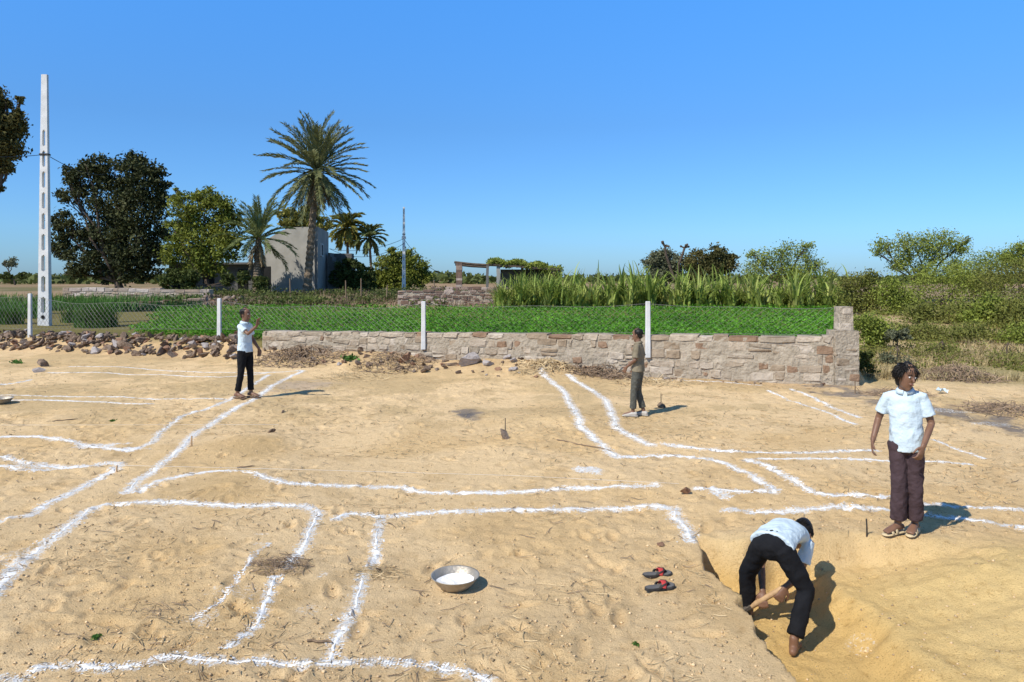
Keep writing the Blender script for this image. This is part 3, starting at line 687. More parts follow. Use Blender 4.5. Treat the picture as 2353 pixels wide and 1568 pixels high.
P = pick(11000, lambda x, y: outf(x, y) & (fbm(x*.6, y*.6, 33, 2) > .36+.2*rng.random(x.shape)), px2u(1960), px2u(2420), 16.5, 40)
V, Q = blades(np.column_stack([P, gz(P[:, 0], P[:, 1])-.02]), .08+.28*rng.random(len(P))*vn(P[:, 0]*.5, P[:, 1]*.5, 34)*1.6, .009, .9)
tag(npmesh('dry_grass', V, Q, M['drygrass']), 'dry straw coloured grass on the slope right of the pillar', 'grass', kind='stuff')
P = pick(16000, lambda x, y: outf(x, y) & (fbm(x*.9, y*.9, 36, 2)+.10*ss(18, 26, y) > .52+.12*rng.random(x.shape)), px2u(1975), px2u(2420), 17.5, 38)
V, Q = leafcloud(np.column_stack([P, gz(P[:, 0], P[:, 1])+.75*rng.random(len(P))*fbm(P[:, 0]*1.1, P[:, 1]*1.1, 38, 2)**1.2]), .034)
tag(npmesh('slope_weeds', V, Q, M['scrub']), 'green brown scrub weeds scattered over the rough bank', 'weeds', kind='stuff')
P = pick(7000, lambda x, y: vn(x*.08, y*.08, 44) > .38, px2u(-50), px2u(2420), 120, 400)
z = gz(P[:, 0], P[:, 1])+rng.random(len(P))*2.6*vn(P[:, 0]*.05, P[:, 1]*.02, 45)
V, Q = leafcloud(np.column_stack([P, z]), .8)
tag(npmesh('distant_scrub', V, Q, M['deep']), 'low dark scrub along the far horizon', 'scrub', kind='stuff')
P = pick(7000, lambda x, y: (y > 39.5) & (vn(x*.4, y*.4, 46) > .3), px2u(280), px2u(1150), 39.5, 60)
V, Q = blades(np.column_stack([P, gz(P[:, 0], P[:, 1])-.02]), .2+.5*rng.random(len(P))*vn(P[:, 0]*.3, P[:, 1]*.3, 47), .02, .7)
tag(npmesh('dry_undergrowth', V, Q, M['twig']), 'brown dry undergrowth between the field and the house', 'undergrowth', kind='stuff')
P = pick(10000, lambda x, y: (fbm(x*.35, y*.5, 48, 2) > .48), px2u(380), px2u(1150), 40, 58)
V, Q = leafcloud(np.column_stack([P, gz(P[:, 0], P[:, 1])+.85*rng.random(len(P))*fbm(P[:, 0]*.8, P[:, 1]*.8, 49, 2)]), .09)
tag(npmesh('green_undergrowth', V, Q, M['deep']), 'dark green undergrowth before the house and the far pole', 'undergrowth', kind='stuff')

# ---------------------------------------------------------------- straw, twigs, pebbles on plot
def scatter(n, f): return pick(n, f, px2u(-80), px2u(2430), 3.6, 22)
def strips(P, Ln, Wd, lift):
    n = len(P); a = rng.random(n)*6.283; d = np.stack([np.cos(a), np.sin(a)], 1); s = np.stack([-d[:, 1], d[:, 0]], 1)
    bnd = (rng.random(n)-.5)*.8
    V = np.zeros((n, 3, 2, 3))
    for k in range(3):
        t = k/2-.5; c = P+d*(Ln*t)[:, None]+s*(Ln*bnd*(t*t*4-1)*.25)[:, None]
        w = Wd*(1 if k < 2 else .5)
        z = gz(c[:, 0], c[:, 1])+.004+lift*rng.random(n)*(1 if k != 1 else .4)
        for j, sg in enumerate((-1, 1)):
            q = c+s*(w*sg)[:, None]; V[:, k, j] = np.column_stack([q, z+(.003 if j else 0)])
    b = (np.arange(n)*6)[:, None]
    return V.reshape(-1, 3), np.concatenate([b+np.array([[0, 1, 3, 2]]), b+np.array([[2, 3, 5, 4]])])
def plotok(x, y): return (y < yline(x)-.2) & ((x < 7.4) | (y < 18)) & ~((x > 1.5) & (x < 5.5) & (y < 6.6))
P = scatter(6500, lambda x, y: plotok(x, y) & (fbm(x*1.1, y*1.1, 51, 2)+.30*ss(8, 13, y)-.10 > .50+.14*rng.random(x.shape)) & (rng.random(x.shape) < np.clip((y-3)/9, .12, 1)))
V, Q = strips(P, .02+.06*rng.random(len(P))+P[:, 1]*.004, .0008+.0008*rng.random(len(P))+P[:, 1]*.00025, .012)
tag(npmesh('dry_straw', V, Q, M['straw']), 'dry straw and grass bits strewn over the sand', 'straw', kind='stuff')
P = scatter(1300, lambda x, y: plotok(x, y) & (fbm(x*.9, y*.9, 53, 2) > .32))
V, Q = strips(P, .02+.16*rng.random(len(P))**3, .0012+.0014*rng.random(len(P))+P[:, 1]*.0002, .015)
tag(npmesh('fallen_twigs', V, Q, M['twig']), 'thin brown twigs lying over the sand', 'twigs', kind='stuff')
P = scatter(7500, lambda x, y: plotok(x, y) | ((rng.random(x.shape) < .5) & (y < 6.5) & (x > 1.7)))
n = len(P); rr = .003+.011*rng.random(n)**3+P[:, 1]*.0006*rng.random(n)
oc = np.array([(1, 0, 0), (0, 1, 0), (-1, 0, 0), (0, -1, 0), (0, 0, .7), (0, 0, -.7)])
V = np.column_stack([P, gz(P[:, 0], P[:, 1])+rr*.3])[:, None, :]+oc[None]*rr[:, None, None]*(.7+.6*rng.random((n, 6, 1)))
T = np.array([(0, 1, 4), (1, 2, 4), (2, 3, 4), (3, 0, 4), (1, 0, 5), (2, 1, 5), (3, 2, 5), (0, 3, 5)])
tag(npmesh('pebbles', V.reshape(-1, 3), ((np.arange(n)*6)[:, None, None]+T[None]).reshape(-1, 3), mat('pebble', [(.36, .25, .14), (.70, .51, .29)], 3, bump=0, isl=.4)),
    'small pebbles and clods on the sand', 'pebbles', kind='stuff')

def brush(px, py, r, n, lab, m='twig', h=.14, name='brush_clump', lw=.004):
    c = G(px, py); mb_v = []; fs = []; k0 = 0
    for i in range(n):
        a = random.random()*6.28; q = random.random()**.7*r; p = Vector((c.x+math.cos(a)*q*1.3, c.y+math.sin(a)*q, 0)); p.z = gzf(p.x, p.y)
        d = Vector((random.gauss(0, 1), random.gauss(0, 1), random.uniform(0, .6))).normalized(); L_ = random.uniform(.2, 1)*min(r, .5)*.9
        b = Vector((random.gauss(0, 1), random.gauss(0, 1), random.gauss(0, 1)))*.2; sd = d.orthogonal().normalized()*lw
        zz = random.random()*h*(1-q/r)+.01; prev = None
        for t in (-.5, -.17, .17, .5):
            x = p+d*L_*t+b*L_*(t*t); x.z = max(x.z+zz-(abs(t)*zz), gzf(x.x, x.y)+.002)
            cur = (tuple(x-sd), tuple(x+sd)); mb_v += cur
            if prev is not None: fs.append((k0, k0+1, k0+3, k0+2)); k0 += 2
            prev = cur
        k0 += 2
    tag(npmesh(name, mb_v, fs, M[m], origin=tuple(c)), lab, 'brush')
brush(640, 1305, .20, 220, 'dry twig clump beside the broken lime stroke in the foreground', h=.08, lw=.0018)
brush(870, 1316, .18, 140, 'thin dry grass clump above the right lime stroke', m='straw', h=.05, lw=.0016)
brush(1400, 862, .8, 700, 'dry brown brush pile at the foot of the wall by the khaki person', h=.40, lw=.008)
brush(1250, 842, .6, 250, 'low dry brush left of the pile at the wall foot', h=.25, lw=.007, m='straw')
brush(690, 822, 1.0, 600, 'dry brush against the left end of the stone wall', h=.45, lw=.008)
brush(910, 830, .8, 300, 'brown brush and stalks below the middle of the wall', h=.3, lw=.007)
brush(2200, 868, .8, 500, 'brown heap of dry branches on the right slope', h=.5, lw=.008)
brush(1500, 880, .7, 200, 'thin straw on the ground right of the brush pile', m='straw', h=.08, lw=.005)
brush(2310, 945, .6, 260, 'grey dry brush at the right edge beyond the ash', m='twig', h=.2, lw=.006)
brush(2060, 905, .5, 160, 'burnt twigs scattered on the ash patch', m='twig', h=.1, lw=.005)
brush(1340, 1362, .3, 26, 'loose straw strands right of the pan', m='straw', h=.03, lw=.0016)
brush(820, 868, .8, 160, 'thin straw spread between lime line and wall', m='straw', h=.05, lw=.004)
brush(350, 1405, .22, 40, 'dark crumbly twigs in the left foreground', h=.03, lw=.0016)
brush(1270, 1190, .22, 36, 'small straw wisp below the middle lime line', m='straw', h=.02, lw=.0016)
def weed(px, py, r, lab):
    c = G(px, py); n = 90
    p = np.array(c)+rng.normal(0, r*.6, (n, 3))*np.array([1, 1, .5]); p[:, 2] = c.z+np.abs(p[:, 2]-c.z)
    V, Q = leafcloud(p, r*.45); tag(npmesh('weed', V, Q, M['darkcrop'], origin=tuple(c)), lab, 'weed')
weed(805, 826, .14, 'small green weed growing at the foot of the wall')
weed(220, 1465, .022, 'tiny green sprig in the left foreground')
weed(1460, 1480, .018, 'tiny green sprig left of the trench edge')
weed(40, 835, .10, 'small green weed on the left near the rubble heap')
weed(258, 968, .035, 'tiny green sprig between lime lines on the left')

# ---------------------------------------------------------------- stones
def rockmesh(seed, sub=2, flat=.65):
    rs = random.Random(seed); bm = bmesh.new(); bmesh.ops.create_icosphere(bm, subdivisions=sub, radius=1)
    pl = [(Vector((rs.gauss(0, 1), rs.gauss(0, 1), rs.gauss(0, 1))).normalized(), rs.uniform(.24, .60)) for _ in range(13)]
    sx, sy, sz = rs.uniform(.9, 1.8), rs.uniform(.7, 1.1), rs.uniform(.5, .95)*flat/.65
    for v in bm.verts:
        for n_, d in pl:
            k = v.co.dot(n_)
            if k > d: v.co -= n_*(k-d)
        v.co += v.co*mnoise.noise(v.co*3.2+Vector((seed, 0, 0)))*.18
        v.co.x *= sx; v.co.y *= sy; v.co.z *= sz
    me = bpy.data.meshes.new('rubble_rock'); bm.to_mesh(me); bm.free(); return me
RK = [rockmesh(i, 2) for i in range(20)]
for i, me in enumerate(RK): me.materials.append(M[['rock', 'rock', 'rockmauve', 'rock', 'rockmauve', 'rockred', 'rock', 'rock', 'rockgrey'][i % 9]])
def rock(x, y, z, s, lab, group=None, me=None, name='rubble_rock'):
    o = bpy.data.objects.new(name, me or random.choice(RK)); COL.objects.link(o)
    o.location = (x, y, z); o.scale = (s, s, s*random.uniform(.8, 1.1)); o.rotation_euler = (random.uniform(-.6, .6), random.uniform(-.6, .6), random.random()*6.28)
    return tag(o, lab, 'rock', group)
for i in range(295):
    px = random.uniform(-20, 560)
    s = random.uniform(-1.2, .3)
    u = px2u(px); y = (16+7.2*.362)/(1+.362*u)+s; x = u*y
    lvl = random.random()
    sc = random.choice((random.uniform(.10, .18), random.uniform(.14, .27)))
    h = .20*(1-abs(s+.35)/1.0)*lvl
    rock(x, y, gzf(x, y)+sc*.12+max(0, h), sc, 'rough brown rubble stone in the heap along the left field edge', 'rubble stones heaped along the field edge')
for i in range(90):
    px = random.uniform(590, 1240); s = random.uniform(-1.5, -.2); u = px2u(px); y = (16+7.2*.362)/(1+.362*u)+s; x = u*y; sc = random.uniform(.05, .17)
    rock(x, y, gzf(x, y)+sc*.15, sc, 'loose brown stone lying in the soil bank under the wall', 'loose stones on the bank under the wall', name='bank_stone')
for i in range(16):
    px = random.uniform(1250, 1900); s = random.uniform(-.9, -.3); u = px2u(px); y = (16+7.2*.362)/(1+.362*u)+s; x = u*y; sc = random.uniform(.04, .11)
    rock(x, y, gzf(x, y)+sc*.2, sc, 'small loose stone on the ground along the right half of the wall', 'small stones along the right half of the wall', name='loose_stone')
def rk(px, py, s, lab, m='rock', k=0):
    me = rockmesh(100+k, 2); me.materials.append(M[m]); p = G(px, py); return rock(p.x, p.y, p.z+s*.35, s, lab, None, me, 'stone')
rk(98, 842, .28, 'lone dark brown stone standing left of the lime lines', 'rock', 1)
rk(85, 856, .14, 'pale flat stone just below the lone dark stone', 'rockgrey', 12)
rk(1083, 838, .36, 'large grey stone resting at the foot of the wall', 'rockgrey', 2)
rk(1118, 840, .22, 'smaller grey stone touching the large grey one', 'rockgrey', 3)
rk(968, 800, .28, 'brown stone leaning at the wall below the middle post', 'rock', 4)
rk(1159, 1006, .15, 'small grey brown stone beside a peg mid plot', 'rockmauve', 5)
rk(1575, 1136, .11, 'dark brick coloured stone right of the middle lime line', 'rockred', 6)
rk(625, 995, .10, 'dark stone on the low sand mound', 'rock', 7)
rk(1522, 938, .11, 'dark stone beside the khaki person\'s shadow', 'rock', 8)
rk(930, 830, .26, 'reddish stone on the bank below the middle wall post', 'rockred', 9)
rk(868, 1313, .04, 'small dark stone touching the dry grass clump', 'rock', 10)
rk(650, 948, .05, 'tiny dark clod right of the pointing person\'s shadow', 'rock', 11)
rk(1520, 1255, .04, 'small sandy stone left of the trench corner', 'rockred', 13)

def stonewall(name, lab, cat, p0, p1, base, top0, top1, thick, ch, wr, m, seed=1, rough=.02, jit=.018, miss=.08, tj=.05):
    rs = random.Random(seed); p0 = Vector(p0); p1 = Vector(p1); d = (p1-p0); Ln = d.length; d.normalize(); nn = Vector((d.y, -d.x, 0))
    if nn.y > 0: nn = -nn
    org = p0.copy(); root = thing(name, lab, cat, org)
    core = MB(); k = int(Ln/.12)+1
    def P(s, h, o):
        q = p0+d*s+nn*o; q.z = h; return q
    T = lambda s: top0+(top1-top0)*s/Ln
    vs = []; fs = []; hn = 8
    for i in range(k+1):
        s = Ln*i/k; tz = T(s)-.04
        for q in range(hn+1):
            h = base+(tz-base)*q/hn; vs.append(P(s, h, thick/2-.008+.032*(mnoise.noise(Vector((s*3.1, h*4.0, seed)))+.35*mnoise.noise(Vector((s*9, h*10, seed))))))
        vs.append(P(s, tz, -thick/2)); vs.append(P(s, base, -thick/2))
    mrow = hn+3
    for i in range(k):
        for j in range(mrow): a = i*mrow+j; b = i*mrow+(j+1) % mrow; fs.append((a, b, b+mrow, a+mrow))
    fs += [tuple(range(mrow)), tuple(range(k*mrow+mrow-1, k*mrow-1, -1))]
    core.add(vs, fs); core.build('mortar_core', M['mortar'], root, origin=org)
    st = MB()
    H_ = max(top0, top1)-base; rows = max(2, round(H_/ch))
    cuts = [0]
    for r_ in range(rows): cuts.append(cuts[-1]+rs.uniform(.7, 1.35))
    cuts = [c/cuts[-1] for c in cuts]
    for r_ in range(rows):
        s = -rs.uniform(0, .3)
        wav = rs.uniform(0, 6)
        while s < Ln:
            w = rs.uniform(*wr)*(1 if rs.random() < .7 else .55)
            if r_ == rows-1: w *= 1.3
            s0, s1 = max(s, 0), min(s+w, Ln); s += w
            if s1-s0 < .08: continue
            sm = (s0+s1)/2; hh = (T(sm)-base); wv = .03*math.sin(sm*1.7+wav)+.02*math.sin(sm*4.1+wav) if 0 < r_ < rows-1 else 0
            z0 = base+hh*cuts[r_]+rs.uniform(-.01, .03)+wv; z1 = base+hh*cuts[r_+1]-rs.uniform(.0, .035)+wv
            if r_ == rows-1: z1 = T(sm)+rs.uniform(-tj, tj)
            if rs.random() < miss and r_ < rows-1: continue
            sub = rs.random() < .25 and r_ < rows-1 and z1-z0 > .16
            zm = z0+(z1-z0)*rs.uniform(.4, .6)
            cells = [(z0, z1)] if not sub else [(z0, zm-.012), (zm+.012, z1)]
            for (a, b) in cells:
                of = thick/2-.02; pr = rs.uniform(.006, .035)+rough; g = rs.uniform(.006, .022); c = .024
                back = thick/2-.16 if r_ < rows-1 else -thick/2
                j = lambda q=jit: rs.uniform(-q, q)
                fr = [(s0+g+c+j(), a+c+j()), (sm+j(.05), a+c*.6+j()), (s1-g-c+j(), a+c+j()), (s1-g-c+j(), b-c+j()), (sm+j(.05), b-c*.6+j()), (s0+g+c+j(), b-c+j())]
                ed = [(s0+g+j(), a+c*.3+j(.012)), (sm+j(.04), a+j(.012)), (s1-g+j(), a+c*.3+j(.012)), (s1-g+j(), b-c*.3+j(.012)), (sm+j(.04), b+j(.012)), (s0+g+j(), b-c*.3+j(.012))]
                vs = [P(x, zz, of+pr+j(.012)) for x, zz in fr]+[P(x, zz, of+pr*.25) for x, zz in ed]+[P(x, zz, back) for x, zz in ed]
                fs = [(0, 1, 2, 3, 4, 5)]+[(q, q+6, (q+1) % 6+6, (q+1) % 6) for q in range(6)]+[(q+6, q+12, (q+1) % 6+12, (q+1) % 6+6) for q in range(6)]+[(17, 16, 15, 14, 13, 12)]
                st.add(vs, fs)
    st.build('stones', m, root, origin=org)
    return root
xl, xr = -7.0, 6.98
stonewall('stone_wall', 'low pale stone masonry wall in front of the green field', 'wall', (xl, yline(xl), 0), (xr, yline(xr), 0), -.12, .80, 1.05, .42, .19, (.22, .60), M['wallstone'], 3, rough=.004, jit=.022, miss=.12, tj=.018)
PY = 16.05; pc = Vector((7.2, PY, 0)); root = thing('corner_pillar', 'rough stone corner pillar at the right end of the wall', 'pillar', pc)
mb = MB(); mb.box((7.17, PY, .50), (.50, .475, 1.35)); mb.box((7.19, PY, 1.43), (.29, .325, .52), top=.93); mb.build('core', M['mortar'], root, origin=pc)
mb = MB(); rs = random.Random(5); z = -.1
while z < 1.66:
    h = rs.uniform(.10, .22); wide = z < 1.0
    x0, x1 = (6.92+rs.uniform(-.04, .03), 7.44+rs.uniform(-.03, .03)) if wide else (7.04+rs.uniform(-.03, .03), 7.34+rs.uniform(-.03, .03))
    xs = [x0, rs.uniform(x0+.12, x1-.12), x1] if rs.random() < .7 and wide else [x0, x1]
    for a, b in zip(xs[:-1], xs[1:]):
        if rs.random() < .2: continue
        rot = Matrix.Rotation(rs.uniform(-.1, .1), 3, 'Z') @ Matrix.Rotation(rs.uniform(-.09, .09), 3, 'Y')
        mb.box(((a+b)/2, PY-.005, z+h/2), (b-a-.03, .49 if wide else .34, h-.03), rot, top=rs.uniform(.88, 1))
    z += h
ob = mb.build('stones', M['wallstone'], root, origin=pc); bv = ob.modifiers.new('b', 'BEVEL'); bv.width = .035; bv.segments = 2
q0 = atd(915, 640, 43); q1 = atd(1145, 640, 43)
stonewall('old_brick_wall', 'dark old brick wall at the far edge of the field', 'wall', (q0.x, 43, 0), (q1.x, 43, 0), gzf(q0.x, 43)-.1, 1.62, 1.60, .4, .16, (.25, .55), M['oldbrick'], 8)
q0 = atd(150, 640, 50); q1 = atd(500, 640, 50)
stonewall('field_wall', 'long low pink stone wall under the dark neem tree', 'wall', (q0.x, 50, 0), (q1.x, 49, 0), gzf(q0.x, 50)-.1, 1.70, 1.56, .5, .2, (.35, .8), M['pinkstone'], 9, jit=.04)
q0 = atd(290, 640, 41); q1 = atd(460, 640, 41)
stonewall('ruined_wall', 'short ruined stone wall below the pink field wall', 'wall', (q0.x, 41, 0), (q1.x, 42, 0), gzf(q0.x, 41)-.1, .95, 1.25, .5, .2, (.3, .7), M['oldbrick'], 10, jit=.04)
q0 = atd(1010, 640, 62); q1 = atd(1180, 640, 62)
stonewall('shed_wall', 'low stone wall before the open shed', 'wall', (q0.x, 56, 0), (q1.x, 56, 0), 1.0, 1.65, 1.65, .4, .2, (.3, .6), M['oldbrick'], 11)
for i in range(80):
    px = random.uniform(400, 600); y = random.uniform(43, 49); p = atd(px, 640, y); sc = random.uniform(.15, .38)
    rock(p.x, y, gzf(p.x, y)+sc*.3+random.random()*.35*(1-abs(px-500)/110), sc, 'pinkish stone in the tumbled heap below the palms', 'tumbled stones below the palms', name='tumbled_stone')
# ---------------------------------------------------------------- fence
def wallpt(px, s=0): u = px2u(px); y = (16+7.2*.362)/(1+.362*u)+s; return Vector((u*y, y, 0))
fp = [(69, 675), (504, 686), (976, 692), (1484, 692)]
root = thing('chain_link_fence', 'sagging chain link fence on white concrete posts along the wall', 'fence', wallpt(976))
og = root.location.copy()
posts = []
for px, ty in fp:
    p = wallpt(px, .02); top = atd(px, ty, p.y); zb = gzf(p.x, p.y)-.1 if px < 600 else .45
    mb = MB(); mb.box((p.x, p.y-(.27 if px > 600 else .0), (zb+top.z)/2), (.12, .10, top.z-zb), top=.88)
    o = mb.build('post', M['concrete'], root, origin=og); bv = o.modifiers.new('b', 'BEVEL'); bv.width = .012
    posts.append((Vector((p.x, p.y, 0)), top.z-.06))
e = wallpt(1925, .05); posts.append((e, 1.66)); s0_ = wallpt(-120, .02); posts.insert(0, (s0_, 1.6))
sags = [.05, .28, .22, .12, .06]; bots = [.6, .62, .80, .86, 1.0, 1.06]
Vw = []; Fw = []; kw = 0
def wseg(a, b, w=.0035):
    global kw
    d = (b-a).normalized(); s1 = d.orthogonal().normalized()*w; s2 = d.cross(s1).normalized()*w
    for sd in (s1, s2):
        Vw.extend([tuple(a-sd), tuple(a+sd), tuple(b+sd), tuple(b-sd)]); Fw.append((kw, kw+1, kw+2, kw+3)); kw += 4
for i in range(len(posts)-1):
    (a, ta), (b, tb) = posts[i], posts[i+1]; Ln = (b-a).length; sg = sags[i]; ba, bb = bots[i], bots[i+1]
    def topz(t): return ta+(tb-ta)*t-sg*4*t*(1-t)*(.8+.3*math.sin(t*9))
    def PT(s, h):
        t = min(max(s/Ln, 0), 1); q = a.lerp(b, t); bz = ba+(bb-ba)*t; q.z = bz+(topz(t)-bz)*h; q.y -= .06*math.sin(t*3.14)*math.sin(h*3.14); return q
    cell = .17; H_ = .85
    s = -H_
    while s < Ln:
        for sg_ in (1, -1):
            n = 4; prev = None
            for k in range(n+1):
                h = k/n; ssx = s+(h if sg_ > 0 else 1-h)*H_
                if ssx < 0 or ssx > Ln: prev = None; continue
                q = PT(ssx, h)
                if prev is not None: wseg(prev, q, .0035 if i < 3 else .002)
                prev = q
        s += cell
    for hh in (1.0, .02):
        prev = None
        for k in range(25):
            q = PT(Ln*k/24, hh)
            if prev is not None: wseg(prev, q, .005)
            prev = q
npmesh('wire_mesh', Vw, Fw, M['wire'], root, origin=og)

# ---------------------------------------------------------------- poles and wires
def slotpole(lab, px, topy, Y, wb, wt, slots, gap=.78, k=.30):
    b = atd(px, 640, Y); b.z = gzf(b.x, Y)-.1; t = atd(px, topy, Y); Hh = t.z-b.z
    root = thing('utility_pole', lab, 'utility pole', b)
    mb = MB(); W = lambda z: wb+(wt-wb)*z/Hh; D = lambda z: .20*(wb/.4)+(.10-.2)*(wb/.4)*z/Hh
    def seg(x0a, x1a, z0, x0b, x1b, z1, dk=1):
        d0, d1 = D(z0)*dk/2, D(z1)*dk/2
        vs = [(x0a, -d0, z0), (x1a, -d0, z0), (x1a, d0, z0), (x0a, d0, z0), (x0b, -d1, z1), (x1b, -d1, z1), (x1b, d1, z1), (x0b, d1, z1)]
        mb.add([Vector(v) for v in vs], [(3, 2, 1, 0), (4, 5, 6, 7), (0, 1, 5, 4), (1, 2, 6, 5), (2, 3, 7, 6), (3, 0, 4, 7)])
    z_solid0 = Hh*.06; z_top = Hh*.80; step = (z_top-z_solid0)/slots
    seg(-W(0)/2, W(0)/2, 0, -W(z_solid0)/2, W(z_solid0)/2, z_solid0)
    seg(-W(z_top)/2, W(z_top)/2, z_top, -W(Hh)/2, W(Hh)/2, Hh)
    for i in range(slots):
        a = z_solid0+i*step; g = a+step*gap; e = a+step
        for sg in (-1, 1):
            xs = sorted((sg*W(a)/2, sg*W(a)*(.5-k))); xe = sorted((sg*W(g)/2, sg*W(g)*(.5-k)))
            seg(xs[0], xs[1], a, xe[0], xe[1], g)
            if k > .32: continue
            for zz, dz in ((a, step*.05), (g, -step*.05)):
                w_ = W(zz); s1 = sorted((sg*w_*.21, sg*w_*.08)); s2 = sorted((sg*w_*.21, sg*w_*(.15 if dz > 0 else .08)))
                seg(s1[0], s1[1], min(zz, zz+dz), s2[0], s2[1], max(zz, zz+dz), dk=.97)
        seg(-W(g)/2, W(g)/2, g, -W(e)/2, W(e)/2, e)
    mb.build('shaft', M['concrete'], root)
    mb = MB(); mb.box((0, 0, Hh*.685), (W(Hh*.68)+.05, D(Hh*.68)+.05, .06)); mb.build('clamp', M['iron'], root)
    return root, Hh, b
rp, Hp, bp = slotpole('tall white slotted concrete utility pole at the left', 103, 172, 27.5, .42, .21, 9)
mb = MB(); mb.tube([(-0.005, -.125, .42), (-.005, -.09, .42)], .07, 12); mb.build('base_hole', M['dark'], rp)
rp2, Hp2, bp2 = slotpole('thin far concrete utility pole beside the round tree', 928, 476, 62, .32, .14, 7, gap=.45, k=.38)
for s_ in (-1, 1):
    mb = MB(); mb.tube([(s_*.14, 0, Hp2*.63), (s_*.14, 0, Hp2*.63+.22)], [.05, .03], 6); mb.build('insulator', M['concrete'], rp2)
def cable(a, b, sag, r, lab):
    mb = MB(); a = Vector(a); b = Vector(b); n = 16
    mb.tube([a.lerp(b, k/n)-Vector((0, 0, sag*4*(k/n)*(1-k/n))) for k in range(n+1)], r, 5)
    tag(mb.build('overhead_wire', M['cable'], origin=a), lab, 'wire')
wp = atd(105, 355, 27.4)
cable(wp, atd(-150, 352, 20), .1, .011, 'black overhead wire running left off the tall pole')
cable(wp, atd(240, 400, 56), .3, .014, 'black overhead wire running from the tall pole into the neem tree')
wq = atd(928, 549, 61.9)
cable(wq, atd(757, 572, 64), .5, .018, 'upper thin wire from the far pole to the grey house')
cable(atd(928, 560, 61.9), atd(757, 572, 64), .9, .018, 'lower slack wire from the far pole to the grey house')
cable(wq, atd(1052, 630, 64), 1.0, .018, 'thin wire from the far pole down to the shed pillar')

# ---------------------------------------------------------------- house
A = atd(608, 660, 62.5); B = atd(730, 660, 60.0); Cc = atd(755, 660, 67.5)
gb = gzf(B.x, 61)-.3
org = Vector((B.x, B.y, gb)); root = thing('grey_house', 'grey cement plastered house behind the tall date palm', 'house', org)
def Z(px, py, Y): return atd(px, py, Y).z
ext = Vector((Cc.x-B.x, Cc.y-B.y, 0))
front = []
for t, py in ((0, 662), (0, 552), (.08, 548), (.30, 532), (.50, 523), (1, 521), (1, 662)):
    p = A.lerp(B, t); p.z = gb if py == 662 else Z(0, py, p.y); front.append(p)
mb = MB(); mb.prism(front, ext); mb.build('wall', M['plaster'], root, origin=org)
fd = (B-A).normalized(); sdv = ext.normalized(); outn = Vector((-fd.y, fd.x, 0)); outn = -outn if outn.y > 0 else outn
mb = MB(); c = B+sdv*2.2; c.z = Z(0, 575, 62.2); so = Vector((sdv.y, -sdv.x, 0)); rot = Matrix((sdv, -so, Vector((0, 0, 1)))).transposed()
mb.box(c+so*.03, (1.0, .12, .9), rot); w = mb.build('window', M['dark'], root, origin=org)
mb = MB()
for dx_ in (-.52, .52): mb.box(c+sdv*dx_+so*.06, (.08, .12, 1.06), rot)
for dz_ in (-.49, .49): mb.box(c+Vector((0, 0, dz_))+so*.06, (.96, .12, .08), rot)
mb.build('frame', M['concrete'], w, origin=org)
rotf = Matrix((fd, outn, Vector((0, 0, 1)))).transposed()
mb = MB(); c = A.lerp(B, .06); c.z = gb+1.4; mb.box(c+outn*.02, (.7, .1, 2.1), rotf); mb.build('door', M['dark'], root, origin=org)
mb = MB(); c = A.lerp(B, .97); mb.tube([c+outn*.08+Vector((0, 0, gb-c.z+.3)), c+outn*.08+Vector((0, 0, 4.6+gb-c.z))], .05, 6); mb.build('drain_pipe', M['darkplaster'], root, origin=org)
so_ = atd(757, 660, 66); org2 = Vector((so_.x, 66, gb)); rt = thing('outside_stair', 'grey outdoor staircase block against the right of the house', 'staircase', org2)
mb = MB(); n = 9; w_ = (atd(803, 0, 66).x-so_.x); zt = Z(0, 582, 66)-gb
for i in range(n):
    x0 = so_.x+w_*i/n+.05; h = zt*(1-i/n*.85); mb.box((x0+w_/n/2, 66, gb+h/2), (w_/n-.004, 1.6, h))
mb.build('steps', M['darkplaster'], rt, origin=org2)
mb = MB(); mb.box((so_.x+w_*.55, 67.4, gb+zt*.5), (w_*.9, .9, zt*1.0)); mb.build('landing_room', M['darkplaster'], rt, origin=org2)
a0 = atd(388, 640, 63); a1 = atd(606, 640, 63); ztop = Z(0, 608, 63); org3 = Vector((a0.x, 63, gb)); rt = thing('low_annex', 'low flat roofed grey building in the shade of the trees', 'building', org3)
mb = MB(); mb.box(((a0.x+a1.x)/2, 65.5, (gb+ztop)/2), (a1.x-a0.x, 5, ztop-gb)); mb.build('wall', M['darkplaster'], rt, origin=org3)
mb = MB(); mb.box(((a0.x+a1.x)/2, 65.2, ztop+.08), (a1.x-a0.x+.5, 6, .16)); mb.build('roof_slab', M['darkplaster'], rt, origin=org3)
for px, w_, h in ((412, 1.1, 2.0), (558, .8, 1.9), (480, .9, 1.0)):
    p = atd(px, 640, 62.98); mb = MB(); mb.box((p.x, 62.98, gb+.3+h/2+(.7 if h < 1.5 else 0)), (w_, .1, h)); mb.build('door' if h > 1.5 else 'window', M['dark'], rt, origin=org3)

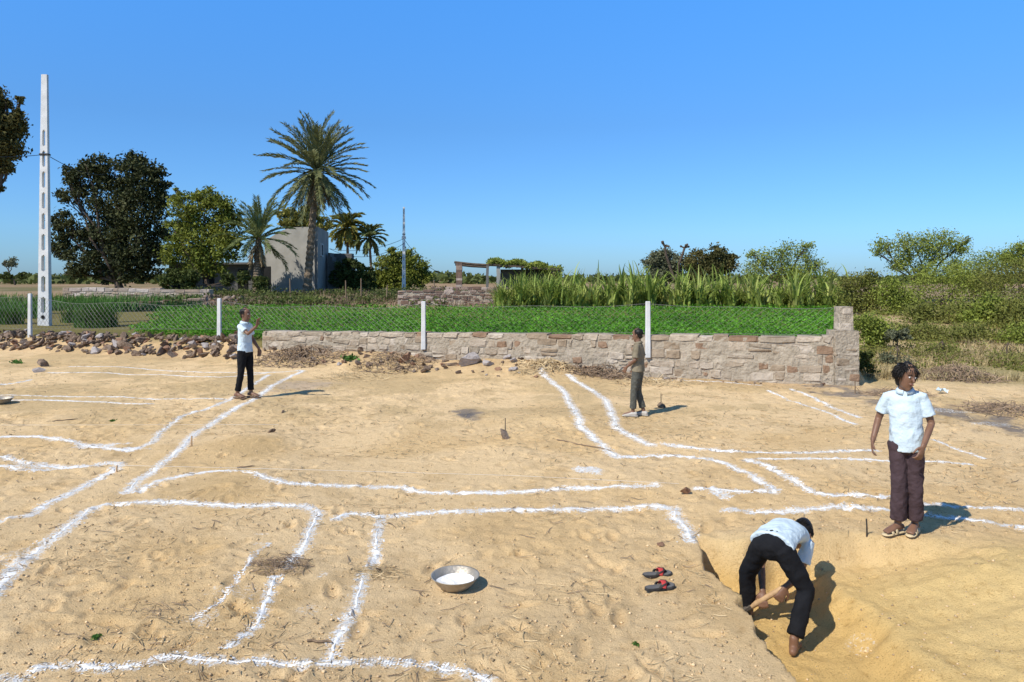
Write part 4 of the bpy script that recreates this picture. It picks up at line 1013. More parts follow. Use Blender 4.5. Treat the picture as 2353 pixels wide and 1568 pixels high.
# shed
Ys = 62
org = atd(1170, 655, Ys); org.z = gzf(org.x, Ys); root = thing('open_shed', 'open farm shed with brick pillar and creeper covered roof', 'shed', org)
zg = org.z-.1
def brickcol(px, w, t, Y, m, nm):
    mb = MB(); b = atd(px, 640, Y); z = zg; tp = atd(px, t, Y).z; rs = random.Random(int(px))
    while z < tp: mb.box((b.x+rs.uniform(-.02, .02), Y, z+.09), (w, w, .18)); z += .179
    mb.build(nm, m, root, origin=org)
brickcol(1055, .5, 606, Ys, M['oldbrick'], 'brick_pillar'); brickcol(1120, .22, 612, Ys, M['darkplaster'], 'post'); brickcol(1270, .35, 622, Ys, M['oldbrick'], 'brick_pillar'); brickcol(1145, .3, 612, Ys, M['plaster'], 'post'); brickcol(1200, .2, 615, Ys+3, M['darkplaster'], 'post')
for (x0, y0, x1, y1, Y) in ((1044, 603, 1125, 610, Ys), (1120, 609, 1250, 612, Ys), (1180, 611, 1290, 622, Ys), (1046, 608, 1120, 614, Ys+3)):
    mb = MB(); mb.tube([atd(x0, y0, Y), atd((x0+x1)/2, (y0+y1)/2+1, Y), atd(x1, y1, Y)], .12, 6); mb.build('beam', M['bark'], root, origin=org)
mb = MB(); a = atd(1125, 610, Ys-.3); b = atd(1285, 622, Ys-.3); mb.prism([a, b, b+Vector((0, 0, .15)), a+Vector((0, 0, .15))], (0, 5, .3)); mb.build('roof', M['bark'], root, origin=org)
mb = MB(); a = atd(1150, 640, Ys+4.5); b = atd(1270, 640, Ys+4.5); mb.box(((a.x+b.x)/2, Ys+4.5, zg+1), (b.x-a.x, .2, 2.1)); mb.build('back_wall', M['darkplaster'], root, origin=org)
n = 9000; u = rng.random(n); py = 606+12*u**1.5; px = 1125+165*u
xx = px2u(px)*Ys; ptz = CH+(HZ-py)/F*Ys
dr = np.where(u > .68, rng.random(n)*1.5*((u-.68)/.32), 0)
P = np.column_stack([xx+rng.normal(0, .15, n), Ys+rng.random(n)*4-.4, ptz+.12+rng.normal(0, .11, n)-dr+.12*np.sin(u*20)])
V, Q = leafcloud(P, .12); npmesh('creeper', V, Q, M['acacia'], root, origin=org)
for i, (px, ty) in enumerate(((795, 645), (830, 640), (888, 655), (1000, 645), (668, 640))):
    p = atd(px, 640, 47); p.z = gzf(p.x, 47); mb = MB(); mb.tube([p, Vector((p.x+random.uniform(-.1, .1), 47, atd(px, ty, 47).z))], [.05, .035], 6)
    tag(mb.build('fence_stake', M['wood'], origin=p), 'grey wooden stake in the undergrowth before the house', 'stake', 'wooden stakes before the house')

# ---------------------------------------------------------------- people
def hand(mb, w, d, n, t, k=1.0, curl=.5):
    w = Vector(w); d = Vector(d).normalized(); n = Vector(n); n = (n-d*n.dot(d)).normalized(); t = Vector(t); t = (t-d*t.dot(d)-n*t.dot(n)).normalized()
    mb.loft([(w-d*.02*k, .024*k, .019*k), (w+d*.02*k, .028*k, .016*k), (w+d*.05*k, .036*k, .014*k), (w+d*.08*k, .036*k, .012*k)], side=t, n=10)
    for i, L_ in enumerate((.070, .078, .072, .058)):
        b = w+d*.078*k+t*(.027-.0185*i)*k; a = curl*.3; pts = [b]
        for f_ in (.45, .30, .25):
            b = b+(d*math.cos(a)+n*math.sin(a)+t*(.08*(1.5-i)))*L_*f_*k; pts.append(b); a += curl
        mb.loft([(p, r*k, r*k) for p, r in zip(pts, (.0092, .0088, .008, .0068))], side=t, n=8)
    b = w+d*.018*k+t*.024*k; pts = [b, b+(d*.6+t*.75+n*.2)*.036*k]; pts.append(pts[-1]+(d*.9+t*.25+n*.35)*.032*k); pts.append(pts[-1]+(d*.95+n*.4)*.024*k)
    mb.loft([(p, r*k, r*k) for p, r in zip(pts, (.013, .011, .0095, .0075))], side=n, n=8)
def remesh(o, v, smooth=3, fold=0, fs=.15):
    m = o.modifiers.new('remesh', 'REMESH'); m.mode = 'VOXEL'; m.voxel_size = v; m.use_smooth_shade = True
    if smooth: s = o.modifiers.new('smooth', 'SMOOTH'); s.factor = .5; s.iterations = smooth
    if fold:
        t = bpy.data.textures.new('folds', 'CLOUDS'); t.noise_scale = fs; t.noise_depth = 2
        d = o.modifiers.new('folds', 'DISPLACE'); d.texture = t; d.strength = fold; d.mid_level = .5; d.texture_coords = 'LOCAL'
def lerp(a, b, t): return Vector(a).lerp(Vector(b), t)
def foot_body(mb, a, fd, lift=0, gz_=0):
    a = Vector(a); fd = Vector(fd).normalized(); sd = Vector((-fd.y, fd.x, 0))
    b = Vector((a.x, a.y, gz_+lift))
    mb.loft([(b-fd*.055+Vector((0, 0, .034)), .026, .028), (b+Vector((0, 0, .042)), .033, .04), (b+fd*.06+Vector((0, 0, .035)), .036, .030), (b+fd*.12+Vector((0, 0, .022)), .042, .019), (b+fd*.165+Vector((0, 0, .014)), .036, .011)], side=sd, n=12)
    for i in range(5):
        q = b+fd*(.168-.012*i)+sd*(.028-.0145*i)*(1)+Vector((0, 0, .011)); mb.loft([(q-fd*.02, .009, .008), (q+fd*.014, .008, .0075)], side=sd, n=8)
    mb.loft([(b+Vector((0, 0, .04)), .034, .034), (a+Vector((0, 0, .03)), .031, .033)], side=sd, n=12)
def person(label, loc, rotz, sc, J, sp):
    root = thing('person', label, 'person', loc, rotz); root.scale = (sc,)*3
    V3 = {k: Vector(v) for k, v in J.items() if k not in ('spine', 'handL', 'handR', 'gL', 'gR')}
    sh = (V3['shL']-V3['shR']).normalized(); hp = (V3['hipL']-V3['hipR']).normalized()
    spn = [Vector(p) for p in J['spine']]
    def sidev(t): return hp.lerp(sh, t)
    b = MB()
    b.loft([(spn[0], .115, .08, sidev(0)), (spn[1], .10, .065, sidev(.3)), (spn[2], .115, .08, sidev(.7)), (spn[3], .105, .06, sh), (spn[4], .052, .05, sh)], n=18)
    hc = V3['head']; hf = V3['hf'].normalized(); hu = V3['hu']; hu = (hu-hf*hu.dot(hf)).normalized(); hs = hf.cross(hu).normalized()*-1
    b.loft([(spn[4]-(spn[4]-spn[3])*.2, .055, .052, sh), (hc-hu*.06-hf*.012, .047, .048, hs)], n=12)
    b.loft([(hc+hu*u_+hf*f_, rx, ry, hs) for u_, rx, ry, f_ in ((-.108, .022, .026, .050), (-.09, .042, .048, .034), (-.055, .056, .072, .016), (-.02, .064, .084, .006), (.015, .069, .090, .0), (.05, .072, .095, -.004), (.08, .062, .083, -.008), (.10, .040, .055, -.01))], side=hs, n=18)
    b.loft([(hc+hu*.018+hf*.084, .008, .008), (hc-hu*.012+hf*.100, .011, .010), (hc-hu*.028+hf*.103, .016, .010)], side=hs, n=8)
    b.loft([(hc-hu*.056+hf*.083-hs*.018, .006, .006), (hc-hu*.056+hf*.090, .008, .008), (hc-hu*.056+hf*.083+hs*.018, .006, .006)], side=hu, n=8)
    for sg in (-1, 1): b.ball(hc+hs*sg*.072-hf*.008-hu*.005, .010, .018, .030, axes=(hs, hf, hu))
    for s_ in 'LR':
        S_, E, W_ = V3['sh'+s_], V3['el'+s_], V3['wr'+s_]
        up = lerp(spn[3], S_, .45)
        b.loft([(up, .045, .045), (S_, .042, .042), (lerp(S_, E, .5), .036, .038), (E, .031, .032), (lerp(E, W_, .35), .033, .031), (W_, .020, .024)], side=(0, 1, 0) if abs((E-S_).normalized().y) < .8 else (1, 0, 0), n=12)
        hd = J['hand'+s_]; hand(b, W_, hd[0], hd[1], hd[2], 1.0, hd[3])
        Hh, K, An = V3['hip'+s_], V3['kn'+s_], V3['an'+s_]
        b.loft([(Hh, .07, .075), (lerp(Hh, K, .5), .058, .06), (K, .045, .046), (lerp(K, An, .35), .045, .046), (An, .030, .032)], side=hp, n=12)
        foot_body(b, An, J['toe'+s_], sp.get('lift', .026), J.get('g'+s_, 0))
    body = b.build('body', M['skin'], root, smooth=True); remesh(body, sp.get('vox', .0065), 2)
    # hair: a scalp shell under many fine tapered locks
    h = MB(); hl = sp['hair']
    prof_ = ((-.03, .055, .05, -.055), (.0, .071, .073, -.034), (.04, .077, .091, -.024), (.08, .072, .091, -.014), (.10, .055, .070, -.010), (.115, .030, .040, -.01))
    if hl: prof_ = ((-.085, .05, .03, -.06), (-.05, .066, .045, -.052))+tuple((a_, b_+.006, c_+.004, d_-.003) for a_, b_, c_, d_ in prof_[1:])
    h.loft([(hc+hu*u_+hf*f_, rx, ry, hs) for u_, rx, ry, f_ in prof_], side=hs, n=16)
    rs = random.Random(len(label)); nl = 1300 if hl else 380
    for _ in range(nl):
        th = rs.uniform(0, 6.283); vv = rs.uniform(-.15 if hl else -.05, 1.0); cr = max(0, 1-vv*vv)**.5
        dirv = hs*math.cos(th)*cr*.080+hf*math.sin(th)*cr*.094+hu*vv*.084
        fr = math.sin(th)*cr
        if fr > .42 and vv < .62: continue
        p = hc+hu*.030-hf*.014+dirv
        o_ = dirv.normalized(); L_ = (rs.uniform(.035, .085) if hl else rs.uniform(.015, .028))
        # strands lie along the scalp and fall; flow = tangent of the surface pointing down
        dwn = (-hu-o_*(-hu).dot(o_)); dwn = dwn.normalized() if dwn.length > .05 else (hs*rs.choice((-1, 1))+hf*.2).normalized()
        jit = Vector((rs.gauss(0, .22), rs.gauss(0, .22), rs.gauss(0, .22)))
        p1 = p+(dwn*.9+o_*.35+jit).normalized()*L_*.35; p2 = p1+(dwn+o_*.02-hu*.3+jit*.7).normalized()*L_*.35; p3 = p2+(dwn-hu*.5+o_*.1+jit).normalized()*L_*.3
        k_ = .0042
        h.loft([(p, k_, k_*.8), (p1, k_, k_*.7), (p2, k_*.7, k_*.5), (p3, .0008, .0008)], side=hs, n=4, rnd=False)
    h.build('hair', M['hair'], root, smooth=True)
    for sg in (-1, 1):
        e = MB(); e.ball(hc+hs*sg*.030+hu*.010+hf*.080, .013, .009, .008, axes=(hs, hf, hu)); eo = e.build('eye', M['eyewhite'], root, smooth=True)
        e = MB(); e.ball(hc+hs*sg*.030+hu*.010+hf*.0865, .006, .004, .0065, axes=(hs, hf, hu)); e.build('iris', M['eyedark'], eo, smooth=True)
        e = MB(); e.loft([(hc+hs*sg*.014+hu*.028+hf*.088, .003, .004), (hc+hs*sg*.032+hu*.034+hf*.084, .0035, .004), (hc+hs*sg*.05+hu*.028+hf*.072, .002, .003)], side=hu, n=6); e.build('eyebrow', M['hair'], root)
    e = MB(); e.loft([(hc-hu*.057+hf*.086-hs*.022, .003, .003), (hc-hu*.055+hf*.0975, .0055, .004), (hc-hu*.057+hf*.086+hs*.022, .003, .003)], side=hu, n=6); e.build('mouth', M['lips'], root)
    s = MB(); x = sp.get('sx', 1.0); yk = sp.get('sy', 1.0)*x
    hem = spn[0]+(spn[0]-spn[1]).normalized()*sp.get('hem', .06)
    s.loft([(hem, .156*x, .114*yk, sidev(0)), (lerp(spn[0], spn[1], .3), .147*x, .108*yk, sidev(.1)), (spn[1], .136*x, .098*yk, sidev(.3)), (spn[2], .142*x, .100*yk, sidev(.7)),
            (lerp(spn[2], spn[3], .7), .138*x, .090*yk, sh), (spn[3]+(spn[4]-spn[3])*.25, .108*x, .070*yk, sh), (lerp(spn[3], spn[4], .75), .060, .056, sh)], n=22, rnd=False)
    for s_ in 'LR':
        S_, E = V3['sh'+s_], V3['el'+s_]; f = sp.get('slv', .62)
        dd = (E-S_).normalized()
        s.loft([(lerp(spn[3], S_, .55), .052, .052), (S_+dd*.01, .048, .050), (lerp(S_, E, .35), .052, .054), (lerp(S_, E, f), .062, .060)], side=(0, 1, 0) if abs(dd.y) < .8 else (1, 0, 0), n=14, rnd=False)
    rs2 = random.Random(3+len(label))
    for _ in range(sp.get('ridges', 7)):
        t0 = rs2.uniform(.0, .5); an_ = rs2.uniform(0, 6.28); t1 = t0+rs2.uniform(.5, .9)
        ptsr = []
        for q in (0, .33, .66, 1):
            tt = min(t0+(t1-t0)*q, 1.9); i_ = min(int(tt), 1); cc = spn[i_].lerp(spn[i_+1], tt-i_); sv = sidev(.35*tt).normalized(); tn = (spn[1]-spn[0]).normalized(); fv = tn.cross(sv).normalized()
            aa = an_+.35*q; ptsr.append(cc+sv*math.cos(aa)*.137*x+fv*math.sin(aa)*.098*yk)
        s.loft([(p_, r_, r_) for p_, r_ in zip(ptsr, (.006, .014, .013, .005))], side=(0, 0, 1) if abs((ptsr[-1]-ptsr[0]).normalized().z) < .8 else (1, 0, 0), n=8)
    so = s.build('shirt', M[sp['shirt']], root, smooth=True); remesh(so, .008, 4, sp.get('fold', .012), .07)
    c = MB(); nb = lerp(spn[3], spn[4], .78); nd = (spn[4]-spn[3]).normalized(); bw = sh.cross(nd).normalized()
    n = 20; vs = []; fs = []
    fwd = bw if bw.dot(V3['cf']) > 0 else -bw
    for k in range(n+1):
        a = -math.pi*.93+2*math.pi*.93*k/n; o_ = sh*math.sin(a)-fwd*math.cos(a)
        dip = nd*(-.022*(1-math.cos(a))/2*1.0)
        for rr, hh in ((.058, .028), (.064, .030), (.088, -.008), (.076, -.012)): vs.append(nb+o_*rr+nd*hh+dip)
    for k in range(n):
        for j in range(4): a = k*4+j; b2 = k*4+(j+1) % 4; fs.append((a, b2, b2+4, a+4))
    fs += [(0, 1, 2, 3), (4*n+3, 4*n+2, 4*n+1, 4*n)]
    c.add(vs, fs); c.build('collar', M[sp['shirt']], root, smooth=True)
    t = MB(); ar = sp.get('cuff', .06); kr = sp.get('knr', .066)
    t.loft([(lerp(spn[0], spn[1], .45), .122, .090, hp), (spn[0], .134, .100, hp), (lerp(V3['hipL'], V3['hipR'], .5)-(spn[1]-spn[0]).normalized()*.03, .118, .098, hp)], n=20)
    for s_ in 'LR':
        Hh, K, An = V3['hip'+s_], V3['kn'+s_], V3['an'+s_]; e = lerp(K, An, sp.get('len', .95))
        t.loft([(lerp(spn[0], Hh, .6), .083, .088), (Hh, .083, .093), (lerp(Hh, K, .5), .075, .079), (K, kr, kr+.002), (lerp(K, An, .45), (kr+ar)/2, (kr+ar)/2+.003), (e, ar, ar+.006)], side=hp, n=16, rnd=False)
        kc = K-(lerp(Hh, An, .5)-K)*.1
        for q in range(3):      # knee creases
            w0 = lerp(K, An, .08+.12*q)+hp*kr*.8; w1 = lerp(K, An, .02+.12*q)-hp*kr*.8
            t.loft([(w0, .010, .010), (lerp(w0, w1, .5)+(K-lerp(Hh, An, .5)).normalized()*kr*.5, .013, .013), (w1, .008, .008)], side=(0, 0, 1), n=6)
    to = t.build('trousers', M[sp['trousers']], root, smooth=True); remesh(to, .009, 2, sp.get('tfold', .018), .06)
    if sp.get('shoe'):
        for s_ in 'LR':
            a = V3['an'+s_]; fd = Vector(J['toe'+s_]).normalized(); sd = Vector((-fd.y, fd.x, 0)); g0 = J.get('g'+s_, 0); bb = Vector((a.x, a.y, g0))
            f = MB()
            f.loft([(bb-fd*.085+Vector((0, 0, .012)), .024, .012), (bb-fd*.05+Vector((0, 0, .012)), .038, .013), (bb+fd*.03+Vector((0, 0, .012)), .038, .012), (bb+fd*.11+Vector((0, 0, .012)), .048, .012), (bb+fd*.17+Vector((0, 0, .012)), .042, .011), (bb+fd*.19+Vector((0, 0, .012)), .025, .010)], side=sd, n=14)
            if sp['shoekind'] == 'sandal':
                for off, rr, hh in ((.060, .041, .056), (.118, .047, .036)):
                    pts = [bb+fd*off+sd*math.cos(q)*rr+Vector((0, 0, .022+math.sin(q)*(hh))) for q in [math.pi*k/8 for k in range(9)]]
                    f.loft([(p, .017, .004) for p in pts], side=fd, n=8)
                pts = [bb-fd*(.03+.040*math.sin(q))+sd*math.cos(q)*.036+Vector((0, 0, .05)) for q in [math.pi*k/8 for k in range(9)]]
                f.loft([(p, .009, .004) for p in pts], side=(0, 0, 1), n=8)
            else:
                f.loft([(bb-fd*.055+Vector((0, 0, .045)), .036, .042), (bb+Vector((0, 0, .055)), .04, .05), (bb+fd*.06+Vector((0, 0, .042)), .043, .040), (bb+fd*.12+Vector((0, 0, .033)), .048, .028), (bb+fd*.17+Vector((0, 0, .026)), .038, .018)], side=sd, n=14)
            f.build('sandal' if sp['shoekind'] == 'sandal' else 'shoe', M[sp['shoe']], root, smooth=True)
    return root
def stdJ():
    return dict(spine=[(0, 0, .88), (0, .005, 1.0), (0, 0, 1.16), (0, .01, 1.30), (0, .005, 1.375)], head=(0, -.012, 1.492), hf=(0, -1, 0), hu=(0, 0, 1),
                shL=(.145, .01, 1.295), shR=(-.145, .01, 1.295), elL=(.185, .03, 1.04), elR=(-.185, .03, 1.04), wrL=(.20, -.05, .82), wrR=(-.20, -.05, .82),
                handL=((0, -.1, -1), (-1, 0, 0), (0, -1, 0), .35), handR=((0, -.1, -1), (1, 0, 0), (0, -1, 0), .35),
                hipL=(.080, 0, .84), hipR=(-.080, 0, .84), knL=(.09, -.02, .46), knR=(-.09, -.02, .46), anL=(.095, .02, .09), anR=(-.095, .02, .09),
                toeL=(.15, -1, 0), toeR=(-.15, -1, 0), cf=Vector((0, -1, 0)))
J = stdJ()
J.update(hf=(.62, -.75, -.12), head=(.010, -.035, 1.48), hu=(.10, .05, 1), elR=(-.225, .04, 1.06), wrR=(-.27, -.10, .87), handR=((-.05, -.25, -1), (1, 0, .1), (0, -1, 0), .55),
         spine=[(.012, 0, .88), (.008, -.008, 1.0), (0, -.005, 1.16), (-.004, .012, 1.30), (0, .0, 1.372)], shR=(-.148, .012, 1.285), shL=(.142, .008, 1.302),
         elL=(.215, .03, 1.05), wrL=(.145, -.18, .87), handL=((-.30, -.3, -1), (-.7, .6, 0), (-.5, -1, 0), .6),
         knR=(-.050, -.05, .46), anR=(-.06, -.02, .10), anL=(.080, .08, .10), knL=(.083, .01, .46), toeR=(-.75, -1, 0), toeL=(-.25, -1, 0), hipL=(.084, .01, .835), hipR=(-.066, 0, .845))
pr = G(2080, 1230)
person('person in pale polo shirt, plum trousers and tan sandals standing at the right', (pr.x, pr.y, pr.z+.012), R(-28), .945, J,
       dict(hair=1, shirt='whitecloth', trousers='plum', cuff=.074, knr=.067, shoe='tan', shoekind='sandal', sx=1.0, slv=.72, hem=.09, len=.9, fold=.012, tfold=.022, ridges=10))
J = stdJ()
J.update(elR=(-.185, -.21, 1.17), wrR=(-.16, -.37, 1.31), handR=((0, -.25, 1), (0, -1, -.2), (.8, 0, .2), .2), elL=(.20, .0, 1.05), wrL=(.19, -.15, .87),
         anR=(-.08, .10, .09), knR=(-.085, .02, .46), anL=(.09, -.06, .09), knL=(.09, -.04, .46), toeL=(0, -1, 0), toeR=(-.1, -1, 0), hf=(0, -1, .05))
pl = G(563, 916)
person('person in pale shirt and black trousers pointing with a raised hand at the left', (pl.x, pl.y, pl.z+.01), R(72), 1.05, J,
       dict(hair=0, shirt='whitecloth', trousers='blackcloth', cuff=.050, knr=.056, shoe='brownsandal', shoekind='sandal', sx=1.02, slv=.7, hem=.06, len=.88))
J = stdJ()
J.update(elR=(-.22, .05, 1.06), wrR=(-.17, -.09, .90), handR=((.1, -.4, -.8), (1, .2, 0), (0, -1, .3), .5), elL=(.21, -.01, 1.05), wrL=(.14, -.18, .91), handL=((-.2, -.5, -.8), (-1, .2, 0), (0, -1, .3), .5), hf=(-.1, -1, -.05),
         anR=(-.10, .08, .09), anL=(.07, -.08, .09), knL=(.08, -.06, .46))
pm = G(1466, 958)
person('person in khaki shirt and grey trousers seen from behind by the wall', (pm.x, pm.y, pm.z+.01), R(-112), .905, J,
       dict(hair=0, shirt='khaki', trousers='greytrouser', cuff=.056, knr=.060, shoe='whiteshoe', shoekind='shoe', sx=1.1, slv=.85, hem=.05, len=.84, ridges=9))
# digger
DO = Vector((-.01, .17, 0)); Bd = Vector((2.0, 5.45, -.42))+DO
w2 = lambda x, y, z: Vector((x, y, z))+DO-Bd
fL = Vector((1.885, 5.71, 0))+DO; fR = Vector((2.055, 5.20, 0))+DO
gL = gzf(fL.x, fL.y)+.42; gR = gzf(fR.x, fR.y)+.42
r_ = Vector((.71, -.70, 0)); hcn = w2(1.98, 5.42, .27)
Jd = dict(spine=[hcn+Vector((.02, .03, .03)), w2(2.08, 5.54, .325), w2(2.18, 5.66, .315), w2(2.265, 5.76, .265), w2(2.31, 5.815, .225)],
          head=w2(2.385, 5.91, .195), hf=Vector((.18, .18, -.93)), hu=Vector((.66, .68, .25)),
          shL=w2(2.15, 5.865, .24), shR=w2(2.345, 5.65, .22), elL=w2(2.02, 5.80, .0), elR=w2(2.24, 5.59, -.02), wrL=w2(1.985, 5.66, -.17), wrR=w2(2.13, 5.57, -.10),
          hipL=hcn-r_*.08, hipR=hcn+r_*.08, knL=w2(1.865, 5.665, -.03), knR=w2(2.20, 5.335, -.02), anL=Vector((fL.x, fL.y, gL-.42+.09))-Bd, anR=Vector((fR.x, fR.y, gR-.42+.09))-Bd,
          gL=gL, gR=gR, toeL=Vector((.3, .9, 0)), toeR=Vector((.45, .8, 0)), cf=Vector((0, 0, -1)))
ha = Vector((2.30, 5.55, .02))+DO; hb = Vector((1.87, 5.66, -.30))+DO; hax = (hb-ha).normalized()
Jd['handL'] = (Vector((-.1, -.45, -.75)), Vector((.3, .75, -.2)), hax, 1.05)
Jd['handR'] = (Vector((-.45, -.1, -.75)), Vector((-.1, .8, -.3)), hax*-1, 1.05)
person('barefoot person in pale shirt and black trousers bent over digging in the trench', tuple(Bd), 0, 1.0, Jd,
       dict(hair=0, shirt='whitecloth', trousers='blackcloth', cuff=.060, knr=.066, sx=1.08, sy=.82, slv=.6, hem=.05, len=.9, lift=0, fold=.014, ridges=10))
root = thing('hoe', 'short hoe with a wooden handle held by the bent digger', 'hoe', hb)
mb = MB(); mb.tube([ha, ha.lerp(hb, .5), hb+hax*.02], [.019, .021, .023], 10); mb.build('handle', M['handlewood'], root, smooth=True, origin=hb)
mb = MB(); mb.tube([hb-hax*.03, hb+hax*.03], .032, 10); dn = Vector((.35, .5, -.8)).normalized()
sdx = dn.cross(hax).normalized(); c0 = hb+dn*.01
vs = []
for t, w_ in ((0, .03), (.06, .05), (.16, .085)):
    for a in (-1, 1):
        for th_ in (-.004, .004): vs.append(c0+dn*t+sdx*w_*a+hax*th_)
mb.add(vs, [(0, 1, 5, 4), (4, 5, 9, 8), (2, 6, 7, 3), (6, 10, 11, 7), (0, 4, 6, 2), (4, 8, 10, 6), (1, 3, 7, 5), (5, 7, 11, 9), (0, 2, 3, 1), (8, 9, 11, 10)])
mb.build('blade', M['iron'], root, origin=hb)

# ---------------------------------------------------------------- pans, slippers, pegs, strings
def pan(px, py, r, lab, powder=True):
    p = G(px, py); root = thing('metal_pan', lab, 'pan', p, .3)
    pr_ = [(.0, .004), (.45, .004), (.58, .012), (.80, .26*.9), (.97, .52), (1.03, .54), (1.03, .52), (.985, .50), (.82, .25), (.6, .035), (.45, .026), (0, .026)]
    mb = MB(); n = 40; vs = []; fs = []
    for q, z in pr_:
        for k in range(n): a = 2*math.pi*k/n; vs.append((q*r*math.cos(a), q*r*math.sin(a), z*r))
    for i in range(len(pr_)-1):
        for k in range(n): a = i*n+k; b = i*n+(k+1) % n; fs.append((a, b, b+n, a+n))
    mb.add([Vector(v) for v in vs], fs); mb.build('bowl', M['panmetal'], root, smooth=True)
    mb = MB(); vs = [Vector((0, 0, r*.20))]; fs = []; m_ = 9
    for i in range(1, m_+1):
        for k in range(n):
            a = 2*math.pi*k/n; q = i/m_; rad = r*.78*q*(1+.06*math.sin(2*a+1)+.03*math.sin(5*a)); z = r*(.17+.10*q*q+.05*math.sin(3*a+q*4)*q*(1-q)+.07*mnoise.noise(Vector((math.cos(a)*q*3, math.sin(a)*q*3, 1)))*(1-q**4))
            if i == m_: z = r*.30
            vs.append(Vector((rad*math.cos(a), rad*math.sin(a), z)))
    for k in range(n): fs.append((0, 1+k, 1+(k+1) % n))
    for i in range(m_-1):
        for k in range(n): a = 1+i*n+k; b = 1+i*n+(k+1) % n; fs.append((a, a+n, b+n, b))
    mb.add(vs, fs); o = mb.build('lime_powder', M['lime'], root, smooth=True); o['kind'] = 'stuff'
pan(1046, 1350, .178, 'round metal pan half full of white lime powder in the foreground')
pan(2, 928, .20, 'small metal pan cut off by the left picture edge')
def slipper(px, py, rot, lab, fl):
    p = G(px, py); root = thing('slipper', lab, 'slipper', (p.x, p.y, p.z+.008), rot, 'pair of rubber slippers by the trench')
    def sole(z0, z1, k, m, nm):
        out = [(-.115, .0), (-.10, .028), (-.06, .036), (0, .033), (.05, .041), (.085, .046), (.115, .036), (.128, .0)]
        pts = [(x*k, y*k) for x, y in out]+[(x*k, -y*k) for x, y in out[-2:0:-1]]
        mb = MB(); mb.prism([Vector((x, y*fl, z0+max(0, x-.05)*.12)) for x, y in pts], (0, 0, z1-z0)); o = mb.build(nm, m, root); bv = o.modifiers.new('b', 'BEVEL'); bv.width = .003; bv.segments = 2
    sole(0, .018, 1.0, M['blackrubber'], 'sole'); sole(.0185, .023, .93, M['greysole'], 'insole')
    mb = MB()
    for sg in (-1, 1):
        pts = [Vector((.075, 0, .028)), Vector((.06, sg*.018, .045)), Vector((.03, sg*.034, .046)), Vector((.0, sg*.040, .032)), Vector((-.01, sg*.037, .018))]
        mb.loft([(q, .012, .004) for q in pts], side=(1, 0, .3), n=8)
    mb.build('strap', M['blackrubber'], root, smooth=True)
    mb = MB(); mb.loft([(Vector((.02, -.043, .022)), .018, .004), (Vector((.03, -.03, .047)), .02, .005), (Vector((.035, 0, .056)), .022, .005), (Vector((.03, .03, .047)), .02, .005), (Vector((.02, .043, .022)), .018, .004)], side=(1, 0, 0), n=8)
    mb.build('red_band', M['redstrap'], root, smooth=True)
slipper(1508, 1326, R(8), 'farther black slipper with red band beside the trench', 1)
slipper(1514, 1356, R(14), 'nearer black slipper with red band beside the trench', -1)
def peg(px, py, h, lab, m='iron', r=.007, lean=0):
    p = G(px, py); mb = MB(); mb.tube([p-Vector((0, 0, .03)), p+Vector((lean*.5, 0, h*.5)), p+Vector((lean, .01, h))], [r*1.2, r, r*.9], 7)
    tag(mb.build('peg', M[m], origin=p), lab, 'peg')
peg(1161, 998, .24, 'thin metal peg standing behind the small grey stone')
peg(1992, 1232, .15, 'thin iron peg left of the sandals of the standing person')
peg(440, 1026, .14, 'pale wooden peg beside the long diagonal lime line', 'handlewood', .011)
peg(1519, 930, .2, 'thin peg standing by the dark stone near the khaki person')
peg(268, 1085, .08, 'short wooden peg by the corner of the bent lime line', 'handlewood', .01)
peg(1965, 905, .25, 'thin wooden peg near the ash by the corner pillar', 'wood', .012)
def string(pts, lab):
    P = [G(a, b)+Vector((0, 0, h)) for a, b, h in pts]
    mb = MB(); out = []
    for i in range(len(P)-1):
        for k in range(12): out.append(P[i].lerp(P[i+1], k/12))
    out.append(P[-1]); mb.tube(out, .0016, 4); tag(mb.build('string_line', M['string'], origin=P[0]), lab, 'string')
string([(268, 1085, .08), (640, 1090, .06), (1180, 1103, .05), (1560, 1120, .04)], 'thin white builder\'s string stretched across the middle of the plot')
string([(-40, 988, .07), (640, 985, .06)], 'thin white builder\'s string stretched at the left of the plot')
p = G(2165, 905); mb = MB(); vs = []; fs = []
for i in range(6):
    for j in range(6):
        vs.append(Vector((p.x+(i-2.5)*.035+random.uniform(-.01, .01), p.y+(j-2.5)*.03, p.z+.06+.05*math.sin(i*1.3)*math.cos(j*1.7)+random.uniform(0, .03))))
for i in range(5):
    for j in range(5): a = i*6+j; fs.append((a, a+1, a+7, a+6))
mb.add(vs, fs); tag(mb.build('plastic_bag', M['whitecloth'], origin=p), 'crumpled white plastic scrap beyond the standing person', 'litter')
for (px, py, L_, a, lab) in ((150, 968, .35, .5, 'short dark stick lying between the left lime lines'), (1340, 1025, .9, -.7, 'long thin stick lying beside the left wall line'), (735, 1478, .16, 0, 'small stick by the foot of the right foreground stroke'), (565, 1075, .2, .3, 'small stick on the low mound line')):
    p = G(px, py); mb = MB(); n = 6; pts = []
    for k in range(n): t = (k/(n-1)-.5)*L_; x = p.x+math.cos(a)*t; y = p.y+math.sin(a)*t+.01*math.sin(k*2); pts.append(Vector((x, y, gzf(x, y)+.012)))
    mb.tube(pts, [.008]*5+[.004], 6); tag(mb.build('stick', M['wood'], origin=p), lab, 'stick')

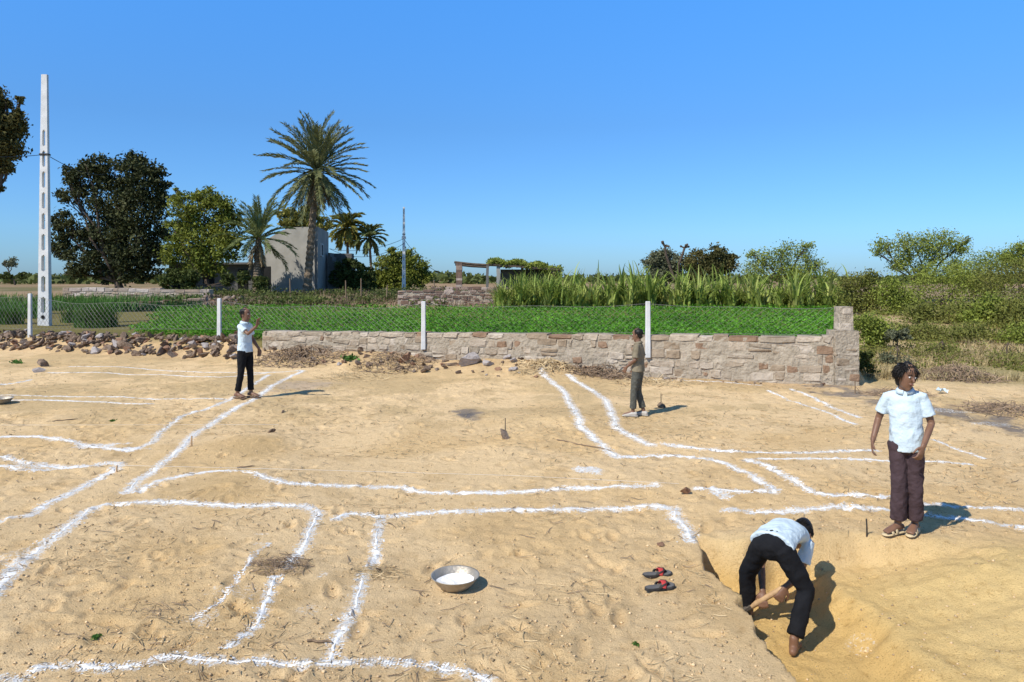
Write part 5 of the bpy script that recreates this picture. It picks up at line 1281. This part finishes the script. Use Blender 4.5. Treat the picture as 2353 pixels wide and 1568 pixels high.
# ---------------------------------------------------------------- light, sky, camera
sd = Vector((-.70, -.66, 0)).normalized(); el = R(47)
L = bpy.data.lights.new('Sun', 'SUN'); L.energy = 5.0; L.angle = R(.5); L.color = (1.0, .955, .87)
lo = bpy.data.objects.new('Sun', L); COL.objects.link(lo)
ldir = Vector((-sd.x*math.cos(el), -sd.y*math.cos(el), -math.sin(el))); lo.rotation_euler = ldir.to_track_quat('-Z', 'Y').to_euler(); lo.location = (-10, -10, 15)
w = bpy.data.worlds.new('World'); scene.world = w; w.use_nodes = True; nt = w.node_tree; nt.nodes.clear()
sk = nt.nodes.new('ShaderNodeTexSky'); sk.sky_type = 'NISHITA'; sk.sun_disc = False; sk.sun_elevation = el; sk.sun_rotation = math.atan2(sd.x, sd.y)
sk.altitude = 300; sk.air_density = 1.0; sk.dust_density = .4; sk.ozone_density = 3.0
tcw = nt.nodes.new('ShaderNodeTexCoord'); sx = nt.nodes.new('ShaderNodeSeparateXYZ'); nt.links.new(tcw.outputs['Generated'], sx.inputs[0])
rw = ramp(nt, [(.165, .27, .45), (.20, .33, .50), (.21, .38, .55), (.24, .54, .80), (.22, .28, .32)], [0, .06, .2, .35, .8]); nt.links.new(sx.outputs['Z'], rw.inputs[0])
mw = nt.nodes.new('ShaderNodeMix'); mw.data_type = 'RGBA'; mw.blend_type = 'MULTIPLY'; mw.inputs[0].default_value = 1
nt.links.new(sk.outputs[0], mw.inputs[6]); nt.links.new(rw.outputs[0], mw.inputs[7])
vm = nt.nodes.new('ShaderNodeVectorMath'); vm.operation = 'SCALE'; vm.inputs['Scale'].default_value = 2.5; nt.links.new(mw.outputs[2], vm.inputs[0])
bg = nt.nodes.new('ShaderNodeBackground'); bg.inputs['Strength'].default_value = .12
ow = nt.nodes.new('ShaderNodeOutputWorld'); nt.links.new(vm.outputs[0], bg.inputs[0]); nt.links.new(bg.outputs[0], ow.inputs[0])
cam = bpy.data.cameras.new('Camera'); co = bpy.data.objects.new('Camera', cam); COL.objects.link(co); scene.camera = co
co.location = (0, 0, CH); co.rotation_euler = (math.pi/2, 0, 0); cam.sensor_width = 36; cam.lens = F/W0*36; cam.shift_y = -(H0/2-HZ)/W0; cam.clip_end = 8000; cam.clip_start = .05
scene.view_settings.view_transform = 'Standard'; scene.view_settings.look = 'None'; scene.view_settings.exposure = 0
